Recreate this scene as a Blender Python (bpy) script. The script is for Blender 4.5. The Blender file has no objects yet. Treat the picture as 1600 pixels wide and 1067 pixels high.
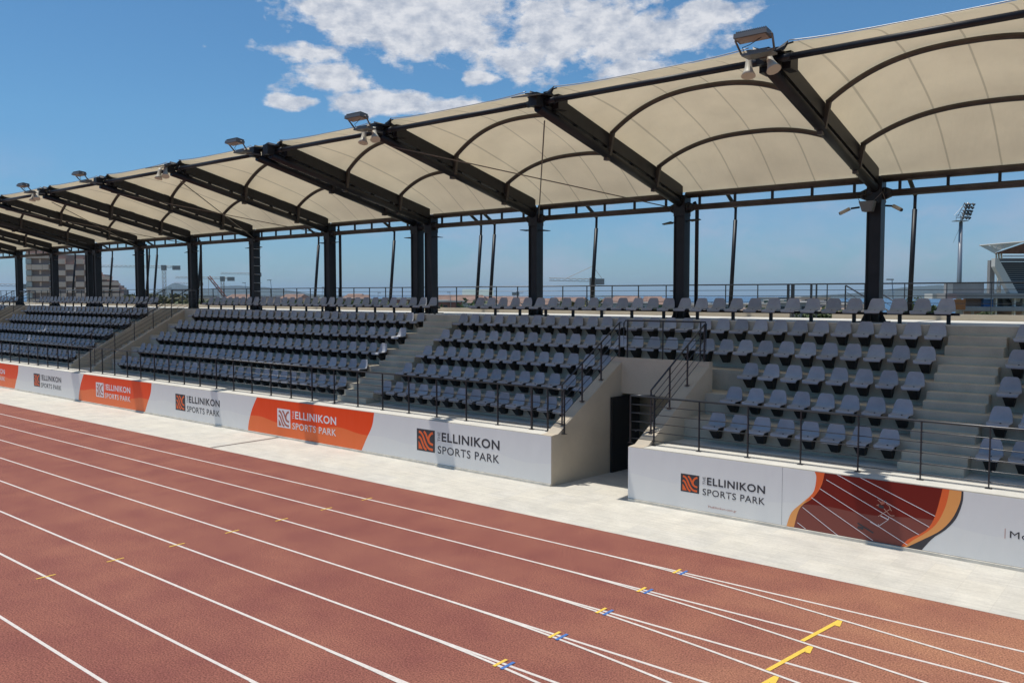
import bpy, bmesh, math, random
from math import radians as R, sin, cos, pi, atan, hypot, sqrt
from mathutils import Vector, Matrix
random.seed(7)
S = bpy.context.scene
# ---------------------------------------------------------------- camera
CAMZ = 4.93; FOC = 1318.0; PITCH = R(3.1485); YAW = R(39.5486)
cd = bpy.data.cameras.new('camera'); cam = bpy.data.objects.new('camera', cd); S.collection.objects.link(cam)
cam.location = (0, 0, CAMZ); cam.rotation_euler = (pi/2-PITCH, 0, YAW)
cd.sensor_width = 36; cd.lens = FOC/1600*36; cd.clip_start = 0.1; cd.clip_end = 60000
S.camera = cam
FW = Vector((-sin(YAW)*cos(PITCH), cos(YAW)*cos(PITCH), -sin(PITCH))); RT = Vector((cos(YAW), sin(YAW), 0)); UP = RT.cross(FW)
def at(px, py, dist):
    """world point seen at photo pixel (px,py) at a depth of dist metres"""
    return Vector((0, 0, CAMZ)) + (FW*FOC + RT*(px-800) - UP*(py-533.5))*(dist/FOC)
# ---------------------------------------------------------------- sun and sky
SUN = Vector((-0.235, -0.128, 1.0)).normalized()      # direction towards the sun
sd = bpy.data.lights.new('sun', 'SUN'); sd.energy = 4.1; sd.angle = R(0.53); sd.color = (1.0, 0.955, 0.88)
sun = bpy.data.objects.new('sun', sd); S.collection.objects.link(sun)
sun.rotation_euler = (-SUN).to_track_quat('-Z', 'Y').to_euler(); sun.location = (0, 0, 60)
w = bpy.data.worlds.new('World'); S.world = w; w.use_nodes = True
nt = w.node_tree; N = nt.nodes; L = nt.links; N.clear()
def wn(t, **k):
    n = N.new(t)
    for a, b in k.items(): setattr(n, a, b)
    return n
def wmath(op, a, b=None, c=None, clamp=False):
    n = N.new('ShaderNodeMath'); n.operation = op; n.use_clamp = clamp
    for i, v in enumerate((a, b, c)):
        if v is None: continue
        if isinstance(v, (int, float)): n.inputs[i].default_value = v
        else: L.new(v, n.inputs[i])
    return n.outputs[0]
sky = wn('ShaderNodeTexSky', sky_type='NISHITA', sun_disc=False)
sky.sun_elevation = math.asin(SUN.z); sky.sun_rotation = math.atan2(SUN.x, SUN.y)
sky.altitude = 50; sky.air_density = 1.0; sky.dust_density = 0.25; sky.ozone_density = 4.0
tc = wn('ShaderNodeTexCoord'); sp = wn('ShaderNodeSeparateXYZ'); L.new(tc.outputs['Generated'], sp.inputs[0])
az = wmath('MULTIPLY', wmath('ARCTAN2', sp.outputs[0], sp.outputs[1]), 180/pi)
el = wmath('MULTIPLY', wmath('ARCSINE', sp.outputs[2]), 180/pi)
cb = wn('ShaderNodeCombineXYZ'); L.new(az, cb.inputs[0]); L.new(wmath('MULTIPLY', el, 1.7), cb.inputs[1])
def wnoise(scale, detail, rough, off=0.0):
    m = wn('ShaderNodeMapping'); m.inputs['Location'].default_value = (off, off*.7, off*.3); L.new(cb.outputs[0], m.inputs[0])
    n = wn('ShaderNodeTexNoise'); n.inputs['Scale'].default_value = scale; n.inputs['Detail'].default_value = detail; n.inputs['Roughness'].default_value = rough
    L.new(m.outputs[0], n.inputs['Vector']); return n.outputs['Fac']
def blob(a, e, ra, re):
    x = wmath('DIVIDE', wmath('SUBTRACT', az, a), ra); y = wmath('DIVIDE', wmath('SUBTRACT', el, e), re)
    return wmath('SUBTRACT', 1.0, wmath('SQRT', wmath('ADD', wmath('MULTIPLY', x, x), wmath('MULTIPLY', y, y))))
blobs = [(-45.5, 17.6, 8.2, 2.9), (-35.8, 17.0, 7.6, 2.6), (-30.5, 16.6, 5.0, 1.9), (-40, 15.3, 3.2, 1.3), (-49, 18.5, 5.2, 1.6),
         (-53.2, 15.3, 3.6, .75), (-51.2, 13.9, 3.4, 1.2), (-48.2, 12.55, 4.2, .95), (-53.6, 12.35, 1.8, .45), (-42.8, 12.3, 3.4, .8),
         (-31.5, 14.4, 3.4, 1.0), (-26.6, 17.7, 3.2, .8), (-41.5, 14.2, 1.6, .6)]
m = None
for b in blobs:
    v = blob(*b); m = v if m is None else wmath('MAXIMUM', m, v)
n1 = wnoise(.34, 14, .60, 3.1); n2 = wnoise(.8, 8, .6, 9.0)
dens = wmath('ADD', m, wmath('MULTIPLY', wmath('SUBTRACT', n1, .47), 3.0))
mask = wmath('MULTIPLY', wmath('SUBTRACT', dens, -.0), 2.5, clamp=True)
# faint thin veils low above the horizon
n3 = wnoise(.10, 8, .6, 40.0)
veil = wmath('MULTIPLY', wmath('SUBTRACT', n3, .47), 4.5, clamp=True)
ev = wmath('MULTIPLY', wmath('SUBTRACT', 9.5, el), .14, clamp=True)
veil = wmath('MULTIPLY', wmath('MULTIPLY', veil, ev), .55)
vb = None
for b in [(-27, 4.2, 6.5, 1.1), (-13.6, 4.9, 7.5, .9), (-20.5, 2.9, 9.0, 1.3), (-42.5, 3.9, 4.5, .6), (-33, 6.2, 4, .7), (-13, 2.4, 5, .6), (-20, 5.6, 4.0, .6)]:
    v = blob(*b); vb = v if vb is None else wmath('MAXIMUM', vb, v)
vn = wnoise(.55, 9, .6, 70.0)
v2_ = wmath('MULTIPLY', wmath('ADD', vb, wmath('MULTIPLY', wmath('SUBTRACT', vn, .55), 3.2)), .55, clamp=True)
veil = wmath('MAXIMUM', veil, wmath('MULTIPLY', v2_, .5))
cr = wn('ShaderNodeValToRGB'); cr.color_ramp.elements[0].position = .30; cr.color_ramp.elements[1].position = .62
cr.color_ramp.elements[0].color = (4.7, 5.3, 6.5, 1); cr.color_ramp.elements[1].color = (9.0, 9.1, 9.5, 1); 
L.new(n2, cr.inputs[0])
tint = wn('ShaderNodeVectorMath', operation='MULTIPLY'); L.new(sky.outputs[0], tint.inputs[0])
low = wmath('MULTIPLY', wmath('SUBTRACT', 11.0, el), .09, clamp=True); tv = wn('ShaderNodeMixRGB'); L.new(low, tv.inputs[0]); tv.inputs[1].default_value = (.69, 1.07, 1.23, 1); tv.inputs[2].default_value = (.57, .80, 1.09, 1); L.new(tv.outputs[0], tint.inputs[1])
mx0 = wn('ShaderNodeMixRGB'); L.new(veil, mx0.inputs[0]); L.new(tint.outputs[0], mx0.inputs[1]); mx0.inputs[2].default_value = (6.0, 5.9, 7.4, 1)
mx = wn('ShaderNodeMixRGB'); L.new(wmath('MULTIPLY', mask, .94), mx.inputs[0]); L.new(mx0.outputs[0], mx.inputs[1]); L.new(cr.outputs[0], mx.inputs[2])
bg = wn('ShaderNodeBackground'); bg.inputs['Strength'].default_value = 0.086; L.new(mx.outputs[0], bg.inputs[0])
wo = wn('ShaderNodeOutputWorld'); L.new(bg.outputs[0], wo.inputs[0])
S.view_settings.view_transform = 'Standard'; S.view_settings.look = 'None'; S.view_settings.exposure = 0.0; S.view_settings.gamma = 1
S.cycles.max_bounces = 6; S.cycles.transmission_bounces = 4; S.cycles.volume_bounces = 0

# ---------------------------------------------------------------- materials
def lin(c): return tuple(((v/255+.055)/1.055)**2.4 if v/255 > .04045 else v/255/12.92 for v in c)
MATS = {}
def mat(name, col, rough=.7, metal=0.0, var=0.0, vscale=1.0, bump=0.0, bscale=40.0, spec=.5, col2=None, grain=0.0, gscale=300.0, detail=5):
    m = bpy.data.materials.new(name); m.use_nodes = True; t = m.node_tree; n = t.nodes; l = t.links
    p = n['Principled BSDF']; p.inputs['Base Color'].default_value = (*col, 1); p.inputs['Roughness'].default_value = rough
    p.inputs['Metallic'].default_value = metal; p.inputs['Specular IOR Level'].default_value = spec
    tcn = n.new('ShaderNodeTexCoord'); geo = n.new('ShaderNodeNewGeometry')
    last = None
    if var or col2:
        no = n.new('ShaderNodeTexNoise'); no.inputs['Scale'].default_value = vscale; no.inputs['Detail'].default_value = detail; no.inputs['Roughness'].default_value = .6
        l.new(geo.outputs['Position'], no.inputs['Vector'])
        r = n.new('ShaderNodeValToRGB'); r.color_ramp.elements[0].position = .35; r.color_ramp.elements[1].position = .66
        c2 = col2 or tuple(min(1, c*(1+var)) for c in col); c1 = col if col2 else tuple(c*(1-var) for c in col)
        r.color_ramp.elements[0].color = (*c1, 1); r.color_ramp.elements[1].color = (*c2, 1)
        l.new(no.outputs['Fac'], r.inputs[0]); last = r.outputs[0]
    if grain:
        g = n.new('ShaderNodeTexNoise'); g.inputs['Scale'].default_value = gscale; g.inputs['Detail'].default_value = 2
        l.new(geo.outputs['Position'], g.inputs['Vector'])
        mr = n.new('ShaderNodeMapRange'); mr.inputs[1].default_value = .3; mr.inputs[2].default_value = .7; mr.inputs[3].default_value = 1-grain; mr.inputs[4].default_value = 1+grain
        l.new(g.outputs['Fac'], mr.inputs[0])
        mm = n.new('ShaderNodeVectorMath'); mm.operation = 'SCALE'
        if last: l.new(last, mm.inputs[0])
        else: mm.inputs[0].default_value = col
        l.new(mr.outputs[0], mm.inputs['Scale']); last = mm.outputs[0]
    if last: l.new(last, p.inputs['Base Color'])
    if bump:
        b = n.new('ShaderNodeTexNoise'); b.inputs['Scale'].default_value = bscale; b.inputs['Detail'].default_value = 4
        l.new(geo.outputs['Position'], b.inputs['Vector'])
        bu = n.new('ShaderNodeBump'); bu.inputs['Strength'].default_value = bump; bu.inputs['Distance'].default_value = .01
        l.new(b.outputs['Fac'], bu.inputs['Height']); l.new(bu.outputs[0], p.inputs['Normal'])
    MATS[name] = m; return m
concrete = mat('concrete', (.46, .42, .335), .85, var=.13, vscale=1.1, bump=.25, bscale=25, grain=.07, gscale=60)
plaster = mat('beige_plaster', (.50, .43, .33), .85, var=.08, vscale=.8, bump=.2, bscale=30, grain=.04, gscale=50)
ledge_m = mat('pale_screed', (.60, .575, .51), .85, var=.08, vscale=1.5, grain=.05, gscale=40)
black = mat('black_steel_paint', (.012, .013, .016), .45, var=.25, vscale=3, spec=.32)
brownblack = mat('dark_brown_steel', (.045, .038, .034), .5, var=.3, vscale=3)
railm = mat('charcoal_rail_paint', (.035, .037, .042), .3, metal=.3, spec=.6)
grey_metal = mat('grey_cast_metal', (.16, .15, .14), .45, metal=.6)
galv = mat('galvanised_steel', (.35, .36, .37), .45, metal=.7)
cream = mat('cream_plastic', (.50, .46, .36), .5)
seat_m = mat('grey_blue_seat_plastic', (.325, .34, .375), .42, var=.10, vscale=2.2, spec=.4, grain=.03, gscale=30)
t = seat_m.node_tree; n = t.nodes; l = t.links; p = n['Principled BSDF']; src = p.inputs['Base Color'].links[0].from_socket
oi = n.new('ShaderNodeObjectInfo'); mr = n.new('ShaderNodeMapRange'); mr.inputs[3].default_value = .86; mr.inputs[4].default_value = 1.12; l.new(oi.outputs['Random'], mr.inputs[0])
mu = n.new('ShaderNodeVectorMath'); mu.operation = 'SCALE'; l.new(src, mu.inputs[0]); l.new(mr.outputs[0], mu.inputs['Scale']); l.new(mu.outputs[0], p.inputs['Base Color'])
bracket_m = mat('black_bracket_steel', (.012, .012, .013), .5)
door_m = mat('black_door', (.012, .012, .013), .6)
white_print = mat('white_print', (.60, .61, .66), .42, spec=.35)
orange_print = mat('orange_print', (.72, .115, .022), .42, spec=.25)
def wave_print(m, lo, hi, ph):  # lighter tone below a wavy boundary running along the sheets
    t = m.node_tree; n = t.nodes; l = t.links; p = n['Principled BSDF']; g = n.new('ShaderNodeNewGeometry'); s = n.new('ShaderNodeSeparateXYZ'); l.new(g.outputs['Position'], s.inputs[0])
    def mt(op, a, b, cl=False):
        q = n.new('ShaderNodeMath'); q.operation = op; q.use_clamp = cl
        for i, v in enumerate((a, b)):
            if isinstance(v, (int, float)): q.inputs[i].default_value = v
            else: l.new(v, q.inputs[i])
        return q.outputs[0]
    a = mt('MULTIPLY', mt('SINE', mt('MULTIPLY', s.outputs[0], 1.1), 0), .05); b = mt('MULTIPLY', mt('SINE', mt('ADD', mt('MULTIPLY', s.outputs[0], 2.9), ph), 0), .04)
    h = mt('ADD', mt('ADD', a, b), .60)
    f = mt('MULTIPLY', mt('SUBTRACT', h, s.outputs[2]), 60, True)
    mxn = n.new('ShaderNodeMixRGB'); l.new(f, mxn.inputs[0]); mxn.inputs[1].default_value = (*hi, 1); mxn.inputs[2].default_value = (*lo, 1)
    l.new(mxn.outputs[0], p.inputs['Base Color'])
wave_print(white_print, (.76, .745, .71), (.725, .71, .69), 1.0)
wave_print(orange_print, (.86, .17, .045), (.85, .065, .006), 1.0)
photo_m = mat('photo_print_red', (.13, .02, .014), .45, spec=.2)
for bm_ in (white_print, orange_print, photo_m) if False else ():
    pass
def ripple(m):
    t = m.node_tree; n = t.nodes; l = t.links; g = n.new('ShaderNodeNewGeometry'); mp = n.new('ShaderNodeMapping'); mp.inputs['Scale'].default_value = (1.6, 1, .5); l.new(g.outputs['Position'], mp.inputs[0])
    no = n.new('ShaderNodeTexNoise'); no.inputs['Scale'].default_value = 1.5; no.inputs['Detail'].default_value = 3; l.new(mp.outputs[0], no.inputs['Vector'])
    bu = n.new('ShaderNodeBump'); bu.inputs['Strength'].default_value = .35; bu.inputs['Distance'].default_value = .05; l.new(no.outputs['Fac'], bu.inputs['Height']); l.new(bu.outputs[0], n['Principled BSDF'].inputs['Normal'])
ripple(white_print); ripple(orange_print)
wave_print(photo_m, (.22, .065, .05), (.17, .014, .009), .3)
ink = mat('charcoal_ink', (.035, .033, .04), .5)
inkw = mat('white_ink', (.78, .74, .76), .5)
orange_ink = mat('orange_ink', (.78, .12, .02), .45)
amber_ink = mat('amber_ink', (.80, .33, .09), .45)
greyor_ink = mat('rust_ink', (.42, .12, .07), .5)
skin_ink = mat('skin_ink', (.62, .36, .27), .5)
line_m = mat('white_line_paint', (.66, .59, .53), .7, var=.10, vscale=9, grain=.10, gscale=60)
yellow_m = mat('yellow_line_paint', (.80, .52, .07), .7, var=.1, vscale=20)
blue_m = mat('blue_line_paint', (.06, .16, .42), .7)
# fabric: woven membrane, part of the daylight comes through
fabric = bpy.data.materials.new('cream_membrane'); fabric.use_nodes = True
t = fabric.node_tree; n = t.nodes; l = t.links; p = n['Principled BSDF']; p.inputs['Base Color'].default_value = (.72, .62, .47, 1); p.inputs['Roughness'].default_value = .7
tr = n.new('ShaderNodeBsdfTranslucent'); tr.inputs[0].default_value = (.78, .66, .50, 1)
uvn = n.new('ShaderNodeUVMap'); sx = n.new('ShaderNodeSeparateXYZ'); l.new(uvn.outputs[0], sx.inputs[0])
def fm(op, a, b=0.0, cl=False):
    q = n.new('ShaderNodeMath'); q.operation = op; q.use_clamp = cl
    for i, v in enumerate((a, b)):
        if isinstance(v, (int, float)): q.inputs[i].default_value = v
        else: l.new(v, q.inputs[i])
    return q.outputs[0]
fr = fm('FRACT', fm('MULTIPLY', sx.outputs[0], 5.0)); seam = fm('LESS_THAN', fm('ABSOLUTE', fm('SUBTRACT', fr, .5)), .018)
no = n.new('ShaderNodeTexNoise'); no.inputs['Scale'].default_value = .9; no.inputs['Detail'].default_value = 5; gg = n.new('ShaderNodeNewGeometry'); l.new(gg.outputs['Position'], no.inputs['Vector'])
k = fm('ADD', fm('MULTIPLY', no.outputs['Fac'], .34), .84)
k = fm('MULTIPLY', k, fm('SUBTRACT', 1.0, fm('MULTIPLY', seam, .30)))
v1 = n.new('ShaderNodeVectorMath'); v1.operation = 'SCALE'; v1.inputs[0].default_value = (.78, .69, .50); l.new(k, v1.inputs['Scale']); l.new(v1.outputs[0], p.inputs['Base Color'])
v2 = n.new('ShaderNodeVectorMath'); v2.operation = 'SCALE'; v2.inputs[0].default_value = (.69, .60, .42); l.new(k, v2.inputs['Scale']); l.new(v2.outputs[0], tr.inputs[0])
wm = n.new('ShaderNodeMapping'); wm.inputs['Scale'].default_value = (2.2, .7, .7); l.new(gg.outputs['Position'], wm.inputs[0])
wn_ = n.new('ShaderNodeTexNoise'); wn_.inputs['Scale'].default_value = 1.3; wn_.inputs['Detail'].default_value = 4; l.new(wm.outputs[0], wn_.inputs['Vector'])
wb = n.new('ShaderNodeBump'); wb.inputs['Strength'].default_value = .45; wb.inputs['Distance'].default_value = .08; l.new(wn_.outputs['Fac'], wb.inputs['Height']); l.new(wb.outputs[0], p.inputs['Normal']); l.new(wb.outputs[0], tr.inputs['Normal'])
mxs = n.new('ShaderNodeMixShader'); mxs.inputs[0].default_value = .36; l.new(p.outputs[0], mxs.inputs[1]); l.new(tr.outputs[0], mxs.inputs[2]); l.new(mxs.outputs[0], n['Material Output'].inputs[0])
# track: red granules with paler worn drifts
track_m = mat('red_track_granules', tuple(a*b for a, b in zip(lin((139, 89, 82)), (.90, .81, .75))), .95, col2=tuple(a*b for a, b in zip(lin((154, 103, 90)), (.90, .81, .75))), vscale=.9, grain=.5, gscale=42, bump=.8, bscale=110, detail=9, spec=.2)
t = track_m.node_tree; n = t.nodes; l = t.links; p = n['Principled BSDF']; src = p.inputs['Base Color'].links[0].from_socket
ge = n.new('ShaderNodeNewGeometry'); mp = n.new('ShaderNodeMapping'); mp.inputs['Scale'].default_value = (.10, .35, 1); mp.inputs['Location'].default_value = (.35, .2, 0); l.new(ge.outputs['Position'], mp.inputs[0])
nz = n.new('ShaderNodeTexNoise'); nz.inputs['Scale'].default_value = 1.0; nz.inputs['Detail'].default_value = 7; l.new(mp.outputs[0], nz.inputs['Vector'])
rr = n.new('ShaderNodeValToRGB'); rr.color_ramp.elements[0].position = .36; rr.color_ramp.elements[1].position = .68; rr.color_ramp.elements[0].color = (.93, .90, .92, 1); rr.color_ramp.elements[1].color = (1.10, 1.16, 1.12, 1); l.new(nz.outputs['Fac'], rr.inputs[0])
mm = n.new('ShaderNodeVectorMath'); mm.operation = 'MULTIPLY'; l.new(src, mm.inputs[0]); l.new(rr.outputs[0], mm.inputs[1])
sxx = n.new('ShaderNodeSeparateXYZ'); l.new(ge.outputs['Position'], sxx.inputs[0])
mr1 = n.new('ShaderNodeMapRange'); mr1.interpolation_type = 'SMOOTHSTEP'; mr1.inputs[1].default_value = -8.5; mr1.inputs[2].default_value = -1.5; l.new(sxx.outputs[0], mr1.inputs[0])
m2 = n.new('ShaderNodeMixRGB'); m2.blend_type = 'MULTIPLY'; l.new(mr1.outputs[0], m2.inputs[0]); l.new(mm.outputs[0], m2.inputs[1]); m2.inputs[2].default_value = (1.34, 1.62, 1.34, 1)   # paler, tanner tone towards the right end of the track
l.new(m2.outputs[0], p.inputs['Base Color'])
vo = n.new('ShaderNodeTexVoronoi'); vo.inputs['Scale'].default_value = 1.3; l.new(ge.outputs['Position'], vo.inputs['Vector'])
spk = n.new('ShaderNodeMath'); spk.operation = 'LESS_THAN'; l.new(vo.outputs['Distance'], spk.inputs[0]); spk.inputs[1].default_value = .022
m3 = n.new('ShaderNodeMixRGB'); l.new(spk.outputs[0], m3.inputs[0]); l.new(m2.outputs[0], m3.inputs[1]); m3.inputs[2].default_value = (.05, .03, .03, 1); l.new(m3.outputs[0], p.inputs['Base Color'])
# paving: cream stone slabs
pave_m = mat('cream_stone_slabs', (.57, .54, .475), .8, var=.08, vscale=1.6, grain=.05, gscale=18, bump=.1)
t = pave_m.node_tree; n = t.nodes; l = t.links; p = n['Principled BSDF']
src = p.inputs['Base Color'].links[0].from_socket
ge = n.new('ShaderNodeNewGeometry'); br = n.new('ShaderNodeTexBrick'); br.inputs['Scale'].default_value = 1; br.offset = 0; br.inputs['Brick Width'].default_value = .62; br.inputs['Row Height'].default_value = .62
br.inputs['Mortar Size'].default_value = .004; br.inputs['Color1'].default_value = (.96, .96, .96, 1); br.inputs['Color2'].default_value = (1.04, 1.03, 1.0, 1); br.inputs['Mortar'].default_value = (.90, .885, .86, 1)
l.new(ge.outputs['Position'], br.inputs['Vector'])
st = n.new('ShaderNodeMapping'); st.inputs['Scale'].default_value = (.6, 9, 1); l.new(ge.outputs['Position'], st.inputs[0])
sn = n.new('ShaderNodeTexNoise'); sn.inputs['Scale'].default_value = 1.4; sn.inputs['Detail'].default_value = 6; l.new(st.outputs[0], sn.inputs['Vector'])
mr = n.new('ShaderNodeMapRange'); mr.inputs[1].default_value = .3; mr.inputs[2].default_value = .7; mr.inputs[3].default_value = .92; mr.inputs[4].default_value = 1.06; l.new(sn.outputs['Fac'], mr.inputs[0])
mu = n.new('ShaderNodeVectorMath'); mu.operation = 'MULTIPLY'; l.new(src, mu.inputs[0]); l.new(br.outputs['Color'], mu.inputs[1])
mu2 = n.new('ShaderNodeVectorMath'); mu2.operation = 'SCALE'; l.new(mu.outputs[0], mu2.inputs[0]); l.new(mr.outputs[0], mu2.inputs['Scale']); l.new(mu2.outputs[0], p.inputs['Base Color'])
land_m = mat('dry_scrub_land', (.20, .17, .11), .95, col2=(.10, .12, .05), vscale=.03, detail=8)
sea_m = mat('sea_water', (.008, .05, .13), .25, bump=.6, bscale=.15, spec=.5)
hill_m = mat('hill_rock', (.04, .055, .05), .95, var=.3, vscale=.002)
leaf_m = mat('leaves', (.055, .085, .025), .7, col2=(.10, .12, .04), vscale=2.0)
leaf2_m = mat('dry_leaves', (.12, .10, .035), .7, col2=(.06, .07, .02), vscale=2.0)
bark_m = mat('bark', (.09, .065, .045), .9, var=.3, vscale=8)
tan_wall = mat('tan_render', (.84, .59, .45), .85, var=.1, vscale=.2)
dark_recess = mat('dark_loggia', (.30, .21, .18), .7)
pale_wall = mat('pale_render', (.55, .52, .47), .85, var=.1, vscale=.3)
brick_wall = mat('red_brick_wall', (.28, .12, .085), .85, var=.25, vscale=.5)
roof_tile = mat('roof_tiles', (.24, .15, .115), .85, var=.2, vscale=.5)
glass_m = mat('dark_glass', (.03, .04, .05), .15)
stad_white = mat('stadium_white_paint', (.62, .60, .55), .6)
stad_grey = mat('stadium_concrete', (.30, .29, .28), .85, var=.1, vscale=.5)
stad_seat = mat('stadium_dark_blue_seats', (.02, .035, .06), .6)
stad_brown = mat('stadium_timber_soffit', (.16, .07, .04), .7, var=.3, vscale=1.5)
stad_blue = mat('blue_panel', (.10, .24, .55), .6)
crane_m = mat('crane_steel', (.33, .26, .22), .6)
crane_red = mat('red_crane_steel', (.36, .13, .09), .6)
cable_m = mat('steel_cable', (.16, .14, .12), .5, metal=.5)

# ---------------------------------------------------------------- helpers
COL = S.collection
class MB:
    def __init__(s): s.bm = bmesh.new()
    def box(s, x0, y0, z0, x1, y1, z1, mi=0):
        vs = [s.bm.verts.new((x, y, z)) for z in (z0, z1) for y in (y0, y1) for x in (x0, x1)]
        for f in ((0, 2, 3, 1), (4, 5, 7, 6), (0, 1, 5, 4), (2, 6, 7, 3), (0, 4, 6, 2), (1, 3, 7, 5)):
            q = s.bm.faces.new([vs[i] for i in f]); q.material_index = mi
        return s
    def obox(s, c, half, M):
        vs = [s.bm.verts.new(Vector(c) + M @ Vector((a*half[0], b*half[1], d*half[2]))) for d in (-1, 1) for b in (-1, 1) for a in (-1, 1)]
        for f in ((0, 2, 3, 1), (4, 5, 7, 6), (0, 1, 5, 4), (2, 6, 7, 3), (0, 4, 6, 2), (1, 3, 7, 5)): s.bm.faces.new([vs[i] for i in f])
        return s
    def poly(s, pts):
        s.bm.faces.new([s.bm.verts.new(p) for p in pts]); return s
    def prism_x(s, yz, x0, x1):
        a = [s.bm.verts.new((x0, y, z)) for y, z in yz]; b = [s.bm.verts.new((x1, y, z)) for y, z in yz]
        s.bm.faces.new(a); s.bm.faces.new(b[::-1]); k = len(yz)
        for i in range(k): s.bm.faces.new((a[i], b[i], b[(i+1) % k], a[(i+1) % k]))
        return s
    def loft(s, A, B):
        a = [s.bm.verts.new(p) for p in A]; b = [s.bm.verts.new(p) for p in B]; k = len(A)
        s.bm.faces.new(a); s.bm.faces.new(b[::-1])
        for i in range(k): s.bm.faces.new((a[i], b[i], b[(i+1) % k], a[(i+1) % k]))
        return s
    def tube(s, pts, r, n=8, r2=None, caps=True):
        pts = [Vector(p) for p in pts]; rings = []
        ref = Vector((0, 0, 1))
        if abs((pts[-1]-pts[0]).normalized().z) > .9: ref = Vector((1, 0, 0))
        for i, p in enumerate(pts):
            d = (pts[min(i+1, len(pts)-1)] - pts[max(i-1, 0)]).normalized()
            u = d.cross(ref).normalized(); v = d.cross(u)
            rr = r if r2 is None else r + (r2-r)*i/(len(pts)-1)
            rings.append([s.bm.verts.new(p + (u*cos(2*pi*j/n)+v*sin(2*pi*j/n))*rr) for j in range(n)])
        for a, b in zip(rings, rings[1:]):
            for j in range(n):
                f = s.bm.faces.new((a[j], a[(j+1) % n], b[(j+1) % n], b[j])); f.smooth = n > 5
        if caps: s.bm.faces.new(rings[0][::-1]); s.bm.faces.new(rings[-1])
        return s
    def mesh(s, name, m):
        me = bpy.data.meshes.new(name); bmesh.ops.recalc_face_normals(s.bm, faces=s.bm.faces); s.bm.to_mesh(me); s.bm.free()
        for x in (m if isinstance(m, (list, tuple)) else [m]):
            if x: me.materials.append(x)
        return me
    def build(s, name, m, parent=None): return link(name, s.mesh(name, m), parent)
def link(name, me, parent=None):
    o = bpy.data.objects.new(name, me); COL.objects.link(o); o.parent = parent; return o
def tag(o, label=None, cat=None, group=None, kind=None):
    if label: o['label'] = label
    if cat: o['category'] = cat
    if group: o['group'] = group
    if kind: o['kind'] = kind
    return o
def empty(name, loc, label=None, cat=None, group=None, rz=0):
    o = bpy.data.objects.new(name, None); COL.objects.link(o); o.location = loc; o.rotation_euler.z = rz; o.empty_display_size = .2
    return tag(o, label, cat, group)
def kids(o): return [c for c in bpy.data.objects if c.parent == o]
def copy_tree(o, parent=None, tree=None):
    if tree is None:
        tree = {}
        for c in bpy.data.objects:
            if c.parent: tree.setdefault(c.parent.name, []).append(c)
    c = o.copy(); COL.objects.link(c); c.parent = parent
    for ch in tree.get(o.name, []): copy_tree(ch, c, tree)
    return c
ORD = ['nearest', 'second', 'third', 'fourth', 'fifth', 'sixth', 'seventh', 'eighth', 'ninth', 'tenth', 'eleventh', 'twelfth', 'thirteenth', 'fourteenth', 'fifteenth', 'sixteenth', 'seventeenth', 'eighteenth', 'nineteenth', 'twentieth', 'twenty-first', 'twenty-second', 'twenty-third', 'twenty-fourth', 'twenty-fifth', 'twenty-sixth', 'twenty-seventh', 'twenty-eighth', 'twenty-ninth', 'thirtieth']

# ---------------------------------------------------------------- setting: ground, track, paving, sea
def struct(name, mb, m): return tag(mb.build(name, m), kind='structure')
g = MB()
prof = [(-400, -.30), (28.6, -.30), (40, -1.2), (120, -6), (400, -16), (900, -27), (1400, -32)]
bm = g.bm; rows = []
for y, z in prof: rows.append([bm.verts.new((x, y, z)) for x in (-6000, -600, -80, 60, 600, 2600)])
for a, b in zip(rows, rows[1:]):
    for i in range(5): bm.faces.new((a[i], a[i+1], b[i+1], b[i]))
struct('ground', g, land_m)
struct('sea', MB().poly([(-40000, 1000, -29), (30000, 1000, -29), (30000, 45000, -29), (-40000, 45000, -29)]), sea_m)
TE = 14.65
struct('running_track', MB().box(-190, -40, -.25, 60, TE, 0.0), track_m)
struct('paving', MB().box(-190, TE, -.25, 60, 17.24, .004).box(-13.6, 17.24, -.25, -9.8, 24.0, .004), pave_m)
struct('paving_joint', MB().box(-24.80, TE+.02, .004, -24.66, 17.22, .008), mat('dark_joint_sealant', (.16, .13, .11), .8))
# lane lines
ll = MB()
ys = [13.33-1.22*k for k in range(14)]
for y in ys: ll.box(-190, y-.025, .001, 60, y+.025, .004)
struct('lane_lines', ll, line_m)
lb = MB()
def dev(x):
    if x < -9.3: return 0
    return (x+9.3)**2/(2*29.6) if x < -5.1 else .298+.142*(x+5.1)+max(0, x+1)**2/(2*90)
for y in ys[:9]:
    pts = []
    x = -9.3
    while x < 25:
        pts.append((x, y-.012-dev(x))); x += .5
    for (xa, ya), (xb, yb) in zip(pts, pts[1:]): lb.poly([(xa, ya-.025, .0065), (xb, yb-.025, .0065), (xb, yb+.025, .0065), (xa, ya+.025, .0065)])
struct('bend_lane_lines', lb, line_m)
ym = MB(); bmk = MB()
for k, y in enumerate(ys[:9]):
    ym.box(-7.195, y-.15, .0075, -7.145, y+.12, .0095); bmk.box(-7.065, y-.15, .0075, -7.015, y+.12, .0095)
    ym.box(-15.58, y-.16, .0045, -15.545, y+.16, .0065)
    d = dev(-4.2); y0 = y-.03-d-.03; 
    ym.poly([(-4.185, y0, .0075), (-4.115, y0, .0075), (-4.28, y0-1.12, .0075), (-4.345, y0-1.12, .0075)])
    ym.poly([(-4.115, y0, .0085), (-4.17, y0, .0085), (-4.14, y0-.25, .0085), (-4.07, y0-.25, .0085)])
struct('yellow_track_marks', ym, yellow_m); struct('blue_track_marks', bmk, blue_m)

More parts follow.
